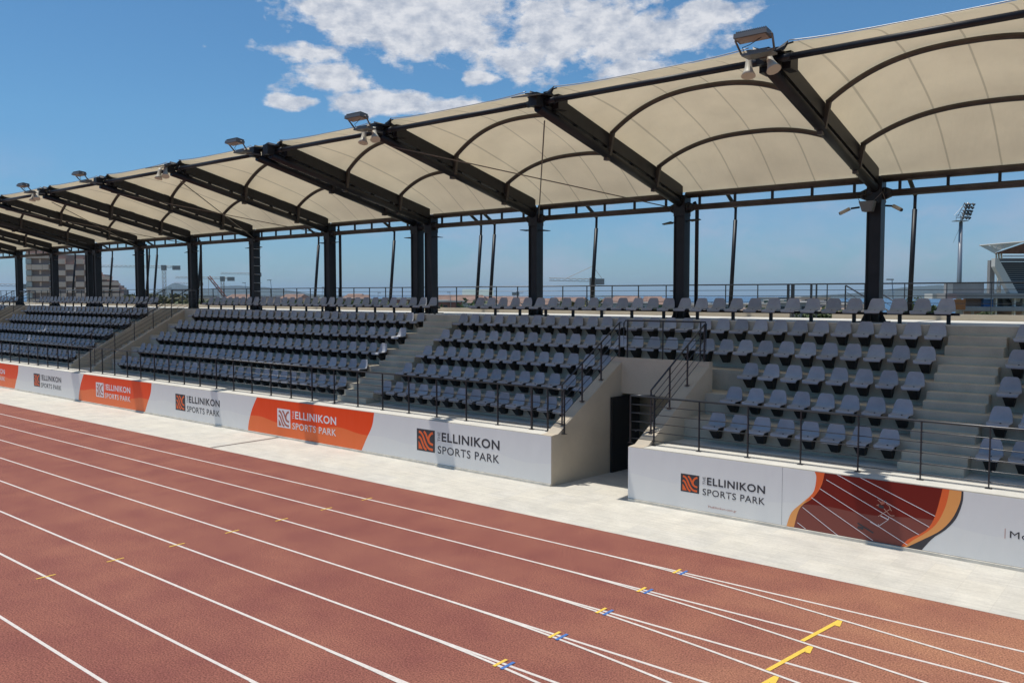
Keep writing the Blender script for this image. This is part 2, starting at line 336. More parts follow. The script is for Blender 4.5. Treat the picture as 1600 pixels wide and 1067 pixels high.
# ---------------------------------------------------------------- the grandstand
def TY(k): return 18.09+0.956*k
def TZ(k): return 1.31+.541*k if k < 5 else 4.17
WZ = 1.31; FY = 17.25; BY = 27.9
stand = empty('grandstand', (-20, 22, 0), 'long concrete terraced grandstand with stairs and cream walls behind the running track', 'grandstand')
def prof_from(k0):
    p = []
    for k in range(k0, 6):
        p += [(TY(k), TZ(k-1)), (TY(k), TZ(k))]
    return p
full = [(FY, -.2), (FY, WZ), *prof_from(1), (BY, TZ(5)), (BY, -.2)]
SX = [(-41.0, -13.0), (-61.5, -43.4), (-84.0, -63.9), (-10.3, 7.0)]
def P2(mb, yz, a, b): return mb.prism_x(yz, a, b)
off = Vector((-20, 22, 0))
def spart(name, mb, m):
    o = mb.build(name, m, stand); o.matrix_parent_inverse = Matrix.Translation(-off); return o
mb = MB()
for a, b in SX: P2(mb, full, a, b)
# over the passage
P2(mb, [(20.25, 2.2), (20.25, TZ(3)), *prof_from(4), (BY, TZ(5)), (BY, 2.2)], -13.0, -10.3)
spart('terrace', mb, concrete)
# pale screed on the walkway and the top concourse
mb = MB()
for a, b in SX:
    mb.box(a, FY+.02, WZ, b, TY(1)-.004, WZ+.008)
mb.box(-43.3, FY+.02, WZ-.2, -41.1, 19.6, WZ+.008); mb.box(-63.9, FY+.02, WZ-.2, -61.5, 19.6, WZ+.008)
spart('walkway', mb, ledge_m)
mb = MB()
for a, b in [(-84, -63.9), (-61.5, -43.3), (-41.1, 7.0)]: mb.box(a, TY(5)+.01, TZ(5)+.001, b, 27.48, TZ(5)+.012)
for a, b in [(-63.9, -61.5), (-43.3, -41.1)]: mb.box(a, 24.1, TZ(5)-.3, b, 27.9, TZ(5)+.012)
spart('concourse', mb, ledge_m)
for xa, xb in ((-84.3, -10.75), (-9.35, 7.0)):
    spart('parapet', MB().box(xa, 27.5, TZ(5)+.002, xb, 27.68, 4.36), plaster)
# bevelled lip of front wall is a row of plaster blocks under the banners
mb = MB(); mb.box(-73, FY-.05, 0.005, -12.93, FY-.001, .062).box(-10.6, FY-.05, 0.005, 6.9, FY-.001, .062); spart('plinth', mb, mat('pale_plinth', (.60, .56, .48), .85, var=.15, vscale=3))
# stairs up the terrace: two blocks per tier
def stair(x0, x1):
    mb = MB()
    for k in range(1, 6):
        r = (TZ(k)-TZ(k-1))/3
        for j in (1, 2): mb.box(x0, TY(k)-.956*(3-j)/3+.0, TZ(k-1)-.1, x1, TY(k)+.002, TZ(k-1)+r*j - (.003 if j == 9 else 0))
    return mb
def stair2(x0, x1):
    mb = MB()
    for k in range(1, 6):
        r = (TZ(k)-TZ(k-1))/3; d = .956/3
        yz = [(TY(k)-2*d, TZ(k-1)-.02), (TY(k)-2*d, TZ(k-1)+r), (TY(k)-d, TZ(k-1)+r), (TY(k)-d, TZ(k-1)+2*r), (TY(k)+.01, TZ(k-1)+2*r), (TY(k)+.01, TZ(k-1)-.02)]
        mb.prism_x(yz, x0, x1)
    bmesh.ops.bevel(mb.bm, geom=[e for e in mb.bm.edges], offset=.012, segments=1, affect='EDGES')
    return mb
spart('stair', stair2(-4.87, -3.62), concrete); spart('stair', stair2(-23.0, -21.5), concrete)
# recessed stairs with side walls
def recess(x0, x1):
    mb = MB(); n = 16; y0, z0, y1, z1 = 19.2, WZ, 24.1, TZ(5)
    yz = [(y0, z0-.3)]
    for i in range(n):
        yz += [(y0+(y1-y0)*i/n, z0+(z1-z0)*(i+1)/n), (y0+(y1-y0)*(i+1)/n, z0+(z1-z0)*(i+1)/n)]
    yz += [(y1, z0-.3)]
    mb.prism_x(yz, x0+.01, x1-.01); spart('stair', mb, concrete)
    for xa in (x0-.0, x1-.26):
        q = MB(); q.prism_x([(18.2, WZ-.3), (18.2, 1.50), (18.35, 1.62), (23.0, TZ(5)+.06), (24.2, TZ(5)+.06), (24.2, WZ-.3)], xa, xa+.26); spart('stair_side_wall', q, plaster)
recess(-43.56, -40.84); recess(-64.1, -61.3)
# passage (vomitory) side walls, slightly splayed
def vwall(xf, xb, t):
    mb = MB()
    def sec(x, y): return x
    prf = [(FY-.004, -.1), (FY-.004, 1.315), (17.5, 1.335), (20.24, 3.10), (20.24, -.1)]
    def X(y): return xf+(xb-xf)*(y-FY)/(20.2-FY)
    A = [(X(y), y, z) for y, z in prf]; B = [(X(y)+t, y, z) for y, z in prf]
    mb.loft(A, B); return mb
spart('passage_wall', vwall(-12.92, -12.66, -.37), plaster)
spart('passage_wall', vwall(-10.62, -10.36, .37), plaster)
mb = MB(); mb.box(-13.02, 20.17, 2.18, -9.99, 20.36, 3.18); spart('passage_lintel', mb, plaster)
mb = MB(); mb.box(-13.0, 21.6, 0.002, -10.3, 21.8, 2.2); spart('passage_back_wall', mb, concrete)
d = MB(); d.obox((-12.60, 20.28, 1.06), (.03, .64, 1.05), Matrix.Rotation(R(-5), 3, 'Z')); dr = d.build('door', door_m, stand); dr.matrix_parent_inverse = Matrix.Translation(-off)
h = MB(); h.tube([(-12.52, 20.78, 1.05), (-12.50, 20.66, 1.05)], .012); hh = h.build('handle', galv, dr); hh.matrix_parent_inverse = Matrix.Identity(4)
hh.matrix_parent_inverse = Matrix.Identity(4)

# ---------------------------------------------------------------- banners on the front wall
BYF = FY-.012
def interp(c, z):
    c = sorted(c, key=lambda p: p[1])
    if z <= c[0][1]: return c[0][0]
    for (xa, za), (xb, zb) in zip(c, c[1:]):
        if z <= zb:
            u = (z-za)/(zb-za) if zb > za else 0
            return xa+(xb-xa)*u
    return c[-1][0]
def smoothc(c):
    c = sorted(c, key=lambda p: p[1]); out = []
    P = [c[0]]+c+[c[-1]]
    for i in range(1, len(P)-2):
        for s_ in range(5):
            u = s_/5; p0, p1, p2, p3 = P[i-1:i+3]
            f = lambda k: .5*((2*p1[k])+(-p0[k]+p2[k])*u+(2*p0[k]-5*p1[k]+4*p2[k]-p3[k])*u*u+(-p0[k]+3*p1[k]-3*p2[k]+p3[k])*u**3)
            out.append((f(0), f(1)))
    out.append(c[-1]); return out
def sheet(lc, rc, y=BYF, z0=.07, z1=1.30, th=.009):
    lc = smoothc(lc) if len(lc) > 2 else lc; rc = smoothc(rc) if len(rc) > 2 else rc
    mb = MB(); n = 16; bm = mb.bm; F = []; B = []
    for i in range(n+1):
        z = z0+(z1-z0)*i/n
        F.append((bm.verts.new((interp(lc, z), y, z)), bm.verts.new((interp(rc, z), y, z))))
        B.append((bm.verts.new((interp(lc, z), y+th, z)), bm.verts.new((interp(rc, z), y+th, z))))
    for i in range(n):
        bm.faces.new((F[i][0], F[i][1], F[i+1][1], F[i+1][0])); bm.faces.new((B[i][1], B[i][0], B[i+1][0], B[i+1][1]))
        bm.faces.new((B[i][0], F[i][0], F[i+1][0], B[i+1][0])); bm.faces.new((F[i][1], B[i][1], B[i+1][1], F[i+1][1]))
    bm.faces.new((F[0][0], B[0][0], B[0][1], F[0][1])); bm.faces.new((F[n][1], B[n][1], B[n][0], F[n][0]))
    return mb
def shift(c, dx): return [(x+dx, z) for x, z in c]
V = lambda x: [(x, .07), (x, 1.3)]
OL = [(-26.0, 1.31), (-26.33, .83), (-26.54, .35), (-26.59, .06)]
OR_ = [(-19.75, 1.31), (-19.85, .89), (-20.12, .46), (-20.36, .06)]
dg = bpy.context.evaluated_depsgraph_get
def text(s_, x0, x1, z0, z1, name, m, parent, rot=False, y=None, bold=0.0):
    c = bpy.data.curves.new('t', 'FONT'); c.body = s_; c.size = 1; c.offset = bold; c.space_character = 1.08; c.resolution_u = 3
    o = bpy.data.objects.new('t', c); COL.objects.link(o)
    me = bpy.data.meshes.new_from_object(o.evaluated_get(dg())); bpy.data.objects.remove(o)
    vs = [v.co.copy() for v in me.vertices]
    if rot: vs = [Vector((-v.y, v.x, 0)) for v in vs]
    ax, bx = min(v.x for v in vs), max(v.x for v in vs); ay, by = min(v.y for v in vs), max(v.y for v in vs)
    y = BYF-.004 if y is None else y
    for v, q in zip(me.vertices, vs): v.co = (x0+(q.x-ax)/(bx-ax)*(x1-x0), y, z0+(q.y-ay)/(by-ay)*(z1-z0))
    me.materials.clear(); me.materials.append(m); me.name = name
    o = link(name, me, parent); return o
def ribbon(mb, pts, w, y):
    P = []
    n = len(pts)
    for i in range(n-1):
        for s_ in range(6):
            u = s_/6; p0 = pts[max(i-1, 0)]; p1 = pts[i]; p2 = pts[i+1]; p3 = pts[min(i+2, n-1)]
            P.append(Vector([.5*((2*p1[k])+(-p0[k]+p2[k])*u+(2*p0[k]-5*p1[k]+4*p2[k]-p3[k])*u*u+(-p0[k]+3*p1[k]-3*p2[k]+p3[k])*u**3) for k in (0, 1)]))
    P.append(Vector(pts[-1])); prev = None
    for i, q in enumerate(P):
        d = (P[min(i+1, len(P)-1)]-P[max(i-1, 0)]).normalized(); nn = Vector((-d.y, d.x))*w/2
        a = mb.bm.verts.new((q.x+nn.x, y, q.y+nn.y)); b = mb.bm.verts.new((q.x-nn.x, y, q.y-nn.y))
        if prev: mb.bm.faces.new((prev[0], prev[1], b, a))
        prev = (a, b)
def emblem(x0, x1, z0, z1, parent, dark=True):
    mb = MB().poly([(x0, BYF-.002, z0), (x1, BYF-.002, z0), (x1, BYF-.002, z1), (x0, BYF-.002, z1)])
    e = mb.build('emblem', ink if dark else inkw, parent)
    mb = MB(); w = x1-x0; h = z1-z0
    def U(l): return [(x0+a*w, z0+b*h) for a, b in l]
    y = BYF-.004
    ribbon(mb, U([(.12, .86), (.24, .82), (.36, .66), (.48, .38), (.66, .16), (.89, .12)]), .095*w, y)
    ribbon(mb, U([(.11, .62), (.22, .56), (.32, .36), (.42, .16), (.54, .08)]), .095*w, y-.0004)
    ribbon(mb, U([(.40, .90), (.50, .80), (.60, .60), (.70, .42), (.90, .34)]), .095*w, y-.0008)
    ribbon(mb, U([(.90, .88), (.78, .82), (.69, .70), (.66, .56), (.70, .42)]), .095*w, y-.0012)
    mb.poly([(x0+.10*w, y, z0+.08*h), (x0+.33*w, y, z0+.08*h), (x0+.22*w, y, z0+.28*h), (x0+.10*w, y, z0+.44*h)])
    mb.build('emblem_stripes', orange_ink if dark else greyor_ink, e)
def logo(x, parent, dark=True, sc=1.0, z=0.0):
    c = ink if dark else inkw
    emblem(x, x+.745, .375, 1.02, parent, dark)
    text('ELLINIKON', x+1.02, x+3.20, .735, 1.00, 'lettering', c, parent, bold=.022)
    text('SPORTS PARK', x+.86, x+3.19, .375, .60, 'lettering', c, parent, bold=.006)
    text('THE', x+.86, x+.965, .72, 1.0, 'lettering', c, parent, rot=True)
white_lab = ['white wall banner with dark logo lettering, right beside the passage opening', 'white wall banner with dark logo between the two nearest orange banners', 'white wall banner with dark logo between the second and third orange banners']
or_lab = ['orange wall banner with white logo, the one nearest the passage', 'orange wall banner with white logo, the middle orange one on the wall', 'orange wall banner cut by the left edge of the photo']
for k in range(3):
    dx = -13.75*k
    b = sheet(shift(OR_, dx), V(-12.93) if k == 0 else shift(OL, dx+13.75)).build('banner', white_print); tag(b, white_lab[k], 'banner', 'white banners on the front wall')
    logo(-17.87+dx, b, True)
    b = sheet(shift(OL, dx), shift(OR_, dx)).build('banner', orange_print); tag(b, or_lab[k], 'banner', 'orange banners on the front wall')
    logo(-24.79+dx, b, False)
b = sheet(V(-73), shift(OL, -27.5)).build('banner', white_print); tag(b, 'white end banner beyond the last orange one on the front wall', 'banner')
# right wall: white banner, photo banner, white banner
PL = [(-6.15, 1.31), (-6.11, 1.19), (-6.16, .88), (-6.40, .61), (-6.62, .37), (-6.72, .06)]
PLi = [(-5.94, 1.31), (-6.01, 1.01), (-6.18, .74), (-6.38, .58), (-6.48, .40), (-6.56, .06)]
PR = [(-3.74, 1.31), (-3.81, .96), (-3.90, .64), (-4.05, .42), (-4.3, .25), (-4.45, .06)]
PO = [(-3.62, 1.31), (-3.68, .98), (-3.81, .65), (-3.98, .44), (-4.22, .24), (-4.40, .06)]
PA = [(-3.42, 1.31), (-3.44, 1.09), (-3.56, .77), (-3.76, .50), (-4.05, .28), (-4.36, .06)]
PD = [(-3.39, 1.31), (-3.40, 1.09), (-3.50, .77), (-3.68, .52), (-3.88, .34), (-4.08, .06)]
b = sheet(V(-10.62), PL).build('banner', white_print); tag(b, 'white wall banner with small dark logo and web address right of the passage', 'banner', 'white banners on the front wall')
emblem(-9.21, -8.745, .445, .855, b)
text('ELLINIKON', -8.555, -7.2, .675, .85, 'lettering', ink, b, bold=.022); text('SPORTS PARK', -8.66, -7.2, .435, .585, 'lettering', ink, b, bold=.006)
text('THE', -8.66, -8.59, .67, .85, 'lettering', ink, b, rot=True); text('TheEllinikon.com.gr', -8.53, -7.84, .155, .215, 'web_address', greyor_ink, b)
s_ = MB(); s_.box(-6.83, BYF-.0015, .07, -6.822, BYF, 1.3); s_.build('seam', galv, b)
ph = sheet(PL, PD).build('photo_banner', photo_m); tag(ph, 'printed photo banner of a hurdler on red track lanes with orange curved edges', 'banner')
sheet(PL, PLi, y=BYF-.002, th=.0015).build('curved_edge_stripe', amber_ink, ph)
sheet(PR, PO, y=BYF-.002, th=.0015).build('curved_edge_stripe', orange_ink, ph)
sheet(PO, PA, y=BYF-.002, th=.0015).build('curved_edge_stripe', amber_ink, ph)
sheet(PA, PD, y=BYF-.002, th=.0015).build('curved_edge_stripe', ink, ph)
sheet([(-6.15, 1.31), (-6.11, 1.19), (-6.16, .88), (-6.34, .64)], [(-5.94, 1.31), (-6.01, 1.01), (-6.18, .74), (-6.34, .64)], y=BYF-.003, z0=.64, th=.0008).build('curved_edge_stripe', orange_ink, ph)
def bp(px, py):   # a point of the wall plane, from the lines measured on the printed photo
    r_ = FW*FOC + RT*(px-800) - UP*(py-533.5); t_ = BYF/r_.y; return (r_.x*t_, CAMZ+r_.z*t_)
mb = MB()
for a, c in [((1344, 745.5), (1461, 806)), ((1308, 741), (1452, 823)), ((1291, 749), (1436, 835)), ((1281, 763), (1418, 851)), ((1268, 777), (1364, 844)), ((1254, 792), (1309, 836)), ((1246, 816), (1259, 826))]:
    ribbon(mb, [bp(*a), bp(*c)], .012, BYF-.0045)
mb.build('printed_lane_lines', inkw, ph)
mb = MB(); cv = lambda a, b: bp(1340+a/13.34, 770+b/13.34)
for l_, w_ in [([(480, 215), (560, 190)], .06), ([(430, 250), (530, 300)], .05)]: ribbon(mb, [cv(*q) for q in l_], w_, BYF-.005)
hd = mb.build('printed_hurdler', greyor_ink, ph)
mb = MB(); ribbon(mb, [cv(440, 265), cv(545, 300)], .06, BYF-.0055); ribbon(mb, [cv(570, 150), cv(600, 175)], .035, BYF-.0055); mb.build('hair_and_shorts', ink, hd)
mb = MB()
for l_ in ([(600, 220), (660, 270), (680, 330), (710, 370)], [(550, 320), (610, 390), (690, 465), (770, 470)], [(430, 485), (570, 400), (670, 340)], [(480, 190), (420, 135)], [(400, 255), (440, 240)]): ribbon(mb, [cv(*q) for q in l_], .011, BYF-.006)
mb.build('arms_and_legs', skin_ink, hd)
mb = MB(); 
for l_, w_ in [([(480, 470), (640, 555)], .018), ([(640, 555), (430, 695)], .009), ([(430, 695), (260, 600)], .008), ([(648, 555), (648, 500)], .007), ([(432, 690), (432, 645)], .007)]: ribbon(mb, [cv(*q) for q in l_], w_, BYF-.0052)
mb.build('printed_hurdle', inkw, ph)
mb = MB(); 
for l_, w_ in [([(0, 620), (120, 700), (330, 830)], .03), ([(0, 710), (120, 740)], .05)]: ribbon(mb, [cv(*q) for q in l_], w_, BYF-.0042)
mb.build('printed_shadow', ink, ph)
b = sheet(PD, V(6.9)).build('banner', white_print); tag(b, 'white wall banner at right edge of photo with the letters Mo', 'banner', 'white banners on the front wall')
text('Mo', -2.62, -2.32, .575, .70, 'lettering', ink, b); mb = MB(); mb.box(-2.70, BYF-.003, .55, -2.692, BYF-.001, .73); mb.build('upright_rule', greyor_ink, b)

# ---------------------------------------------------------------- seats
def smooth_mesh(mb, name, m, sub=1, solid=0.0):
    me = mb.mesh(name, m); o = bpy.data.objects.new('tmp', me); COL.objects.link(o)
    if sub:
        a = o.modifiers.new('s', 'SUBSURF'); a.levels = sub; a.render_levels = sub
    if solid:
        a = o.modifiers.new('t', 'SOLIDIFY'); a.thickness = solid; a.offset = 0
    r_ = bpy.data.meshes.new_from_object(o.evaluated_get(dg())); r_.name = name; bpy.data.objects.remove(o); bpy.data.meshes.remove(me)
    for p_ in r_.polygons: p_.use_smooth = True
    return r_
def shell_mesh(sub):
    # (y, z, half width, side curl)
    P = [(-.418, -.065, .19, 0), (-.418, .0, .205, .0), (-.37, .012, .218, .012), (-.22, -.008, .228, .028), (-.09, -.012, .228, .045), (-.02, .03, .222, .05), (.012, .12, .21, .03), (.03, .24, .185, .02), (.035, .315, .155, .01), (.034, .338, .115, .0)]
    mb = MB(); rows = []
    for y, z, hw, c in P:
        r_ = []
        for u in (-1, -.86, -.45, 0, .45, .86, 1):
            cu = c*abs(u)**3
            if y > -.03: r_.append(mb.bm.verts.new((u*hw, y-cu*1.0, z)))
            else: r_.append(mb.bm.verts.new((u*hw, y, z+cu*.8)))
        rows.append(r_)
    for a, b in zip(rows, rows[1:]):
        for i in range(6): mb.bm.faces.new((a[i], a[i+1], b[i+1], b[i]))
    return smooth_mesh(mb, 'shell', seat_m, sub, .016)
shell_me = shell_mesh(1)
mb = MB(); mb.tube([(.03, -.25, -.004), (.03, -.25, .024)], .019, 8); plug_me = mb.mesh('drain_plug', bracket_m)
mb = MB(); T_ = [(-.13, -.30, -.025), (.13, -.30, -.025), (.075, -.09, -.30), (-.075, -.09, -.30)]; B_ = [(-.13, .055, -.025), (.13, .055, -.025), (.075, .055, -.30), (-.075, .055, -.30)]
mb.loft(T_, B_); br_me = mb.mesh('bracket', bracket_m)
seats = []          # (x, y, z, kind, row, section)
def add_row(k, x0, n, sec, sp=.57):
    for i in range(n):
        x = x0 - sp*i
        if k == 6: seats.append((x, 23.72, 4.50, 'top', 6, sec, i))
        else: seats.append((x, TY(k)-.06, TZ(k-1)+.43, 'riser', k, sec, i))
for k in range(1, 6): add_row(k, -2.68 if k < 3 else -3.25 if k > 6 else -2.68, 2, 'R')
for k in (1, 2, 3): add_row(k, -5.17, 8, 'A'); add_row(k, -13.68, 14, 'B', .568)
for k in (4, 5): add_row(k, -5.17, 29, 'A')
add_row(6, -5.17, 29, 'A')
for k in range(1, 6): add_row(k, -23.38, 29, 'C', .575)
add_row(6, -23.6, 29, 'C', .575)
for k in range(1, 6): add_row(k, -44.8, 28, 'D', .58)
add_row(6, -45.3, 28, 'D', .575)
for k in range(1, 7): add_row(k, -64.9, 12, 'E', .58)
seats.sort(key=lambda s: s[0]**2+s[1]**2)
rown = {1: 'bottom row', 2: 'second row from the bottom', 3: 'third row from the bottom', 4: 'fourth row up', 5: 'fifth row up', 6: 'top beam row'}
secn = {'A': 'left of the near stairs', 'B': 'left of the passage', 'C': 'left of the far stairs', 'R': 'counted back from the right edge', 'D': '', 'E': ''}
stuff_bm = bmesh.new()
low_shell = shell_mesh(0)
for i, (x, y, z, kind, k, sec, idx) in enumerate(seats):
    if i < 300:
        if sec == 'R': lab = f'grey seat right of the near stairs, {rown[k]}, ' + ('cut by photo edge' if idx == 0 else 'next to the steps')
        else: lab = f'grey seat, {rown[k]}, {ORD[idx] if idx else "first"} {secn[sec]}'
        e = empty('stadium_chair', (x+random.uniform(-.008, .008), y, z), lab, 'seat', 'grey stadium seats on the terraces'); e.rotation_euler = (R(random.uniform(-1.2, 1.2)), R(random.uniform(-.7, .7)), R(random.uniform(-1.5, 1.5)))
        link('shell', shell_me, e); link('drain_plug', plug_me, e)
        if kind == 'riser': link('bracket', br_me, e)
    else:
        M_ = Matrix.Translation((x, y, z))
        n0 = len(stuff_bm.verts); stuff_bm.from_mesh(low_shell); nf = len(stuff_bm.faces)
        stuff_bm.verts.ensure_lookup_table(); bmesh.ops.transform(stuff_bm, matrix=M_, verts=stuff_bm.verts[n0:])
        if kind == 'riser':
            n1_ = len(stuff_bm.verts); f1 = len(stuff_bm.faces); stuff_bm.from_mesh(br_me); stuff_bm.verts.ensure_lookup_table(); stuff_bm.faces.ensure_lookup_table()
            bmesh.ops.transform(stuff_bm, matrix=M_, verts=stuff_bm.verts[n1_:])
            for f in stuff_bm.faces[f1:]: f.material_index = 1
me = bpy.data.meshes.new('distant_seats'); stuff_bm.to_mesh(me); stuff_bm.free(); me.materials.append(seat_m); me.materials.append(bracket_m)
tag(link('distant_seats', me), 'remaining rows of grey seats on the far left blocks of the stand', 'seats', kind='stuff')
# beams that carry the top row
for (xa, xb, lab) in [(-21.5, -4.85, 'black steel seat beam on short legs behind the near seat blocks'), (-40.1, -23.2, 'black steel seat beam on short legs behind the middle seat block'), (-61.3, -44.9, 'black steel seat beam on short legs behind the far left seat block'), (-72.0, -64.6, 'short piece of black seat beam at the far left end of the concourse')]:
    e = empty('seat_beam', (xa, 23.66, 4.17), lab, 'seat beam', 'seat beams on the concourse')
    mb = MB(); mb.box(0, -.07, .235, xb-xa, .03, .30); mb.build('beam', black, e)
    lm = MB().box(-.045, -.06, .008, .045, .0, .235).mesh('leg', black); x = xb-xa-.25
    while x > .1:
        o = link('leg', lm, e); o.location = (x, 0, 0); x -= 1.17
    x = xb-xa-.32
    mb = MB()
    while x > 0.1:
        mb.box(x-.06, -.16, .30, x+.06, .02, .315); x -= .57
    mb.build('seat_plates', black, e)

# ---------------------------------------------------------------- railings
def rail_run(name, lab, p0, p1, posts, tops, r_top=.024, r_bar=.010, foot=True, group='railings', closed=None):
    """posts: fractions along p0-p1; tops: heights of bars, first is the handrail"""
    p0 = Vector(p0); p1 = Vector(p1); e = empty(name, p0, lab, 'railing', group); d = p1-p0
    MB().tube([Vector((0, 0, tops[0])), d+Vector((0, 0, tops[0]))], r_top, 8).build('handrail', railm, e)
    for h_ in tops[1:]: MB().tube([Vector((0, 0, h_)), d+Vector((0, 0, h_))], r_bar, 6).build('rail_bar', railm, e)
    pm = MB().box(-.011, -.024, .0, .011, .024, tops[0]).box(-.06, -.045, 0, .06, .045, .012).mesh('post', railm)
    for f in posts:
        o = link('post', pm, e); o.location = d*f
    return e
H5 = [1.16, .95, .745, .535, .325, .12]
rz = WZ+.008
def xs_posts(xa, xb, first, sp):
    out = []; x = first
    while x > xa: out.append((xb-x)/(xb-xa)); x -= sp
    return out
pr = [(-10.17+1.185*i) for i in range(14)]
rail_run('railing', 'dark metal railing along the walkway edge right of the passage', (-10.82, 17.66, rz), (5.5, 17.76, rz), [0]+[(x+10.82)/16.32 for x in pr], H5)
rail_run('railing', 'short return of dark railing at the right corner of the passage', (-10.82, 17.66, rz), (-10.35, 18.0, rz), [1], H5)
rail_run('railing', 'long dark metal railing along the walkway edge left of the passage', (-13.42, 17.74, rz), (-72, 17.74, rz), [0, .0009*10]+[((13.97+1.19*i)-13.42)/58.58 for i in range(49)], H5)
rail_run('railing', 'short return of dark railing at the left corner of the passage', (-13.42, 17.74, rz), (-12.82, 17.66, rz), [1], H5)
rail_run('railing', 'long dark railing on the parapet behind the top concourse', (-84, 27.59, 4.36), (6.5, 27.59, 4.36), [(84-4.85-1.175*i)/90.5 for i in range(-9, 67)], [.925, .73, .54, .32], r_top=.022)
e = empty('parapet_gate', (-10.72, 27.6, 4.18), 'dark gate posts in the gap of the parapet behind the near seats', 'gate')
for x in (-.12, .05): MB().box(x-.035, -.035, 0, x+.035, .035, 1.12).build('gate_post', railm, e)
MB().box(.62, -.03, 0, .68, .03, 1.10).box(.80, -.03, 0, .84, .03, 1.10).build('gate_post', railm, e)
# sloping railings on the passage walls and over the passage lintel
def slope_rail(lab, a, b, n, ht=1.02):
    a = Vector(a); b = Vector(b); e = empty('sloping_railing', a, lab, 'railing', 'railings'); d = b-a
    MB().tube([Vector((0, 0, ht)), d+Vector((0, 0, ht)), d+Vector((0, .10, ht))], .022, 8).build('handrail', railm, e)
    for k in range(1, 5): MB().tube([Vector((0, 0, ht*(1-k*.2))), d+Vector((0, 0, ht*(1-k*.2)))], .009, 6).build('rail_bar', railm, e)
    for i in range(n):
        f = i/(n-1); z = d.z*f; y = d.y*f; x = d.x*f
        MB().box(x-.02, y-.012, z-.02, x+.02, y+.012, z+ht).box(x-.05, y-.05, z-.02, x+.05, y+.05, z+.004).build('post', railm, e)
    return e
slope_rail('dark sloping railing on the left wall of the passage', (-12.98, 17.78, 1.56), (-12.80, 20.26, 3.14), 4)
slope_rail('dark sloping railing on the right wall of the passage', (-10.38, 17.88, 1.60), (-10.18, 20.26, 3.14), 4)
e = empty('railing', (-12.66, 20.27, 3.18), 'dark framed railing panel on the lintel over the passage', 'railing', 'railings')
MB().tube([(0, 0, .30), (0, 0, .96), (.06, 0, 1.04), (2.5, 0, 1.04), (2.52, 0, .98), (2.52, 0, .0)], .022, 8).build('handrail', railm, e)
for h_ in (.28, .54, .79): MB().tube([(.0, 0, h_), (2.52, 0, h_)], .010, 6).build('rail_bar', railm, e)
for x in (.12, 1.24, 2.36): MB().box(x-.012, -.02, 0, x+.012, .02, 1.04).build('post', railm, e)
# recessed stairs railings
for j, (xl, xr, w1, w2) in enumerate([(-43.43, -40.97, 'middle', 'the recessed stairs'), (-63.97, -61.43, 'far left', 'the far recessed stairs')]):
    for x, sd_ in ((xl, 'left'), (xr, 'right')):
        e = slope_rail(f'dark sloping railing on the {sd_} side wall of {w2}', (x, 18.3, 1.60), (x, 23.2, TZ(5)+.06), 6, 1.0)
    e = empty('railing', (xl, 23.6, TZ(5)+.01), f'dark gate frame at the head of {w2}', 'railing', 'railings')
    MB().tube([(0, 0, 0), (0, 0, 1.0), (xr-xl, 0, 1.0), (xr-xl, 0, 0)], .035, 8).build('handrail', railm, e)
    for h_ in (.3, .55, .78): MB().tube([(0, .0, h_), (xr-xl, 0, h_)], .010, 6).build('rail_bar', railm, e)
# stair railing seen beyond the parapet, going down behind the stand
e = slope_rail('dark sloping railing of the outside stairs beyond the parapet near the right column', (-9.3, 28.6, 4.2), (-6.0, 28.6, 2.2), 4, 1.05)
e = slope_rail('second dark sloping railing of the outside stairs, farther from the stand', (-9.0, 29.9, 4.2), (-5.7, 29.9, 2.2), 4, 1.05)

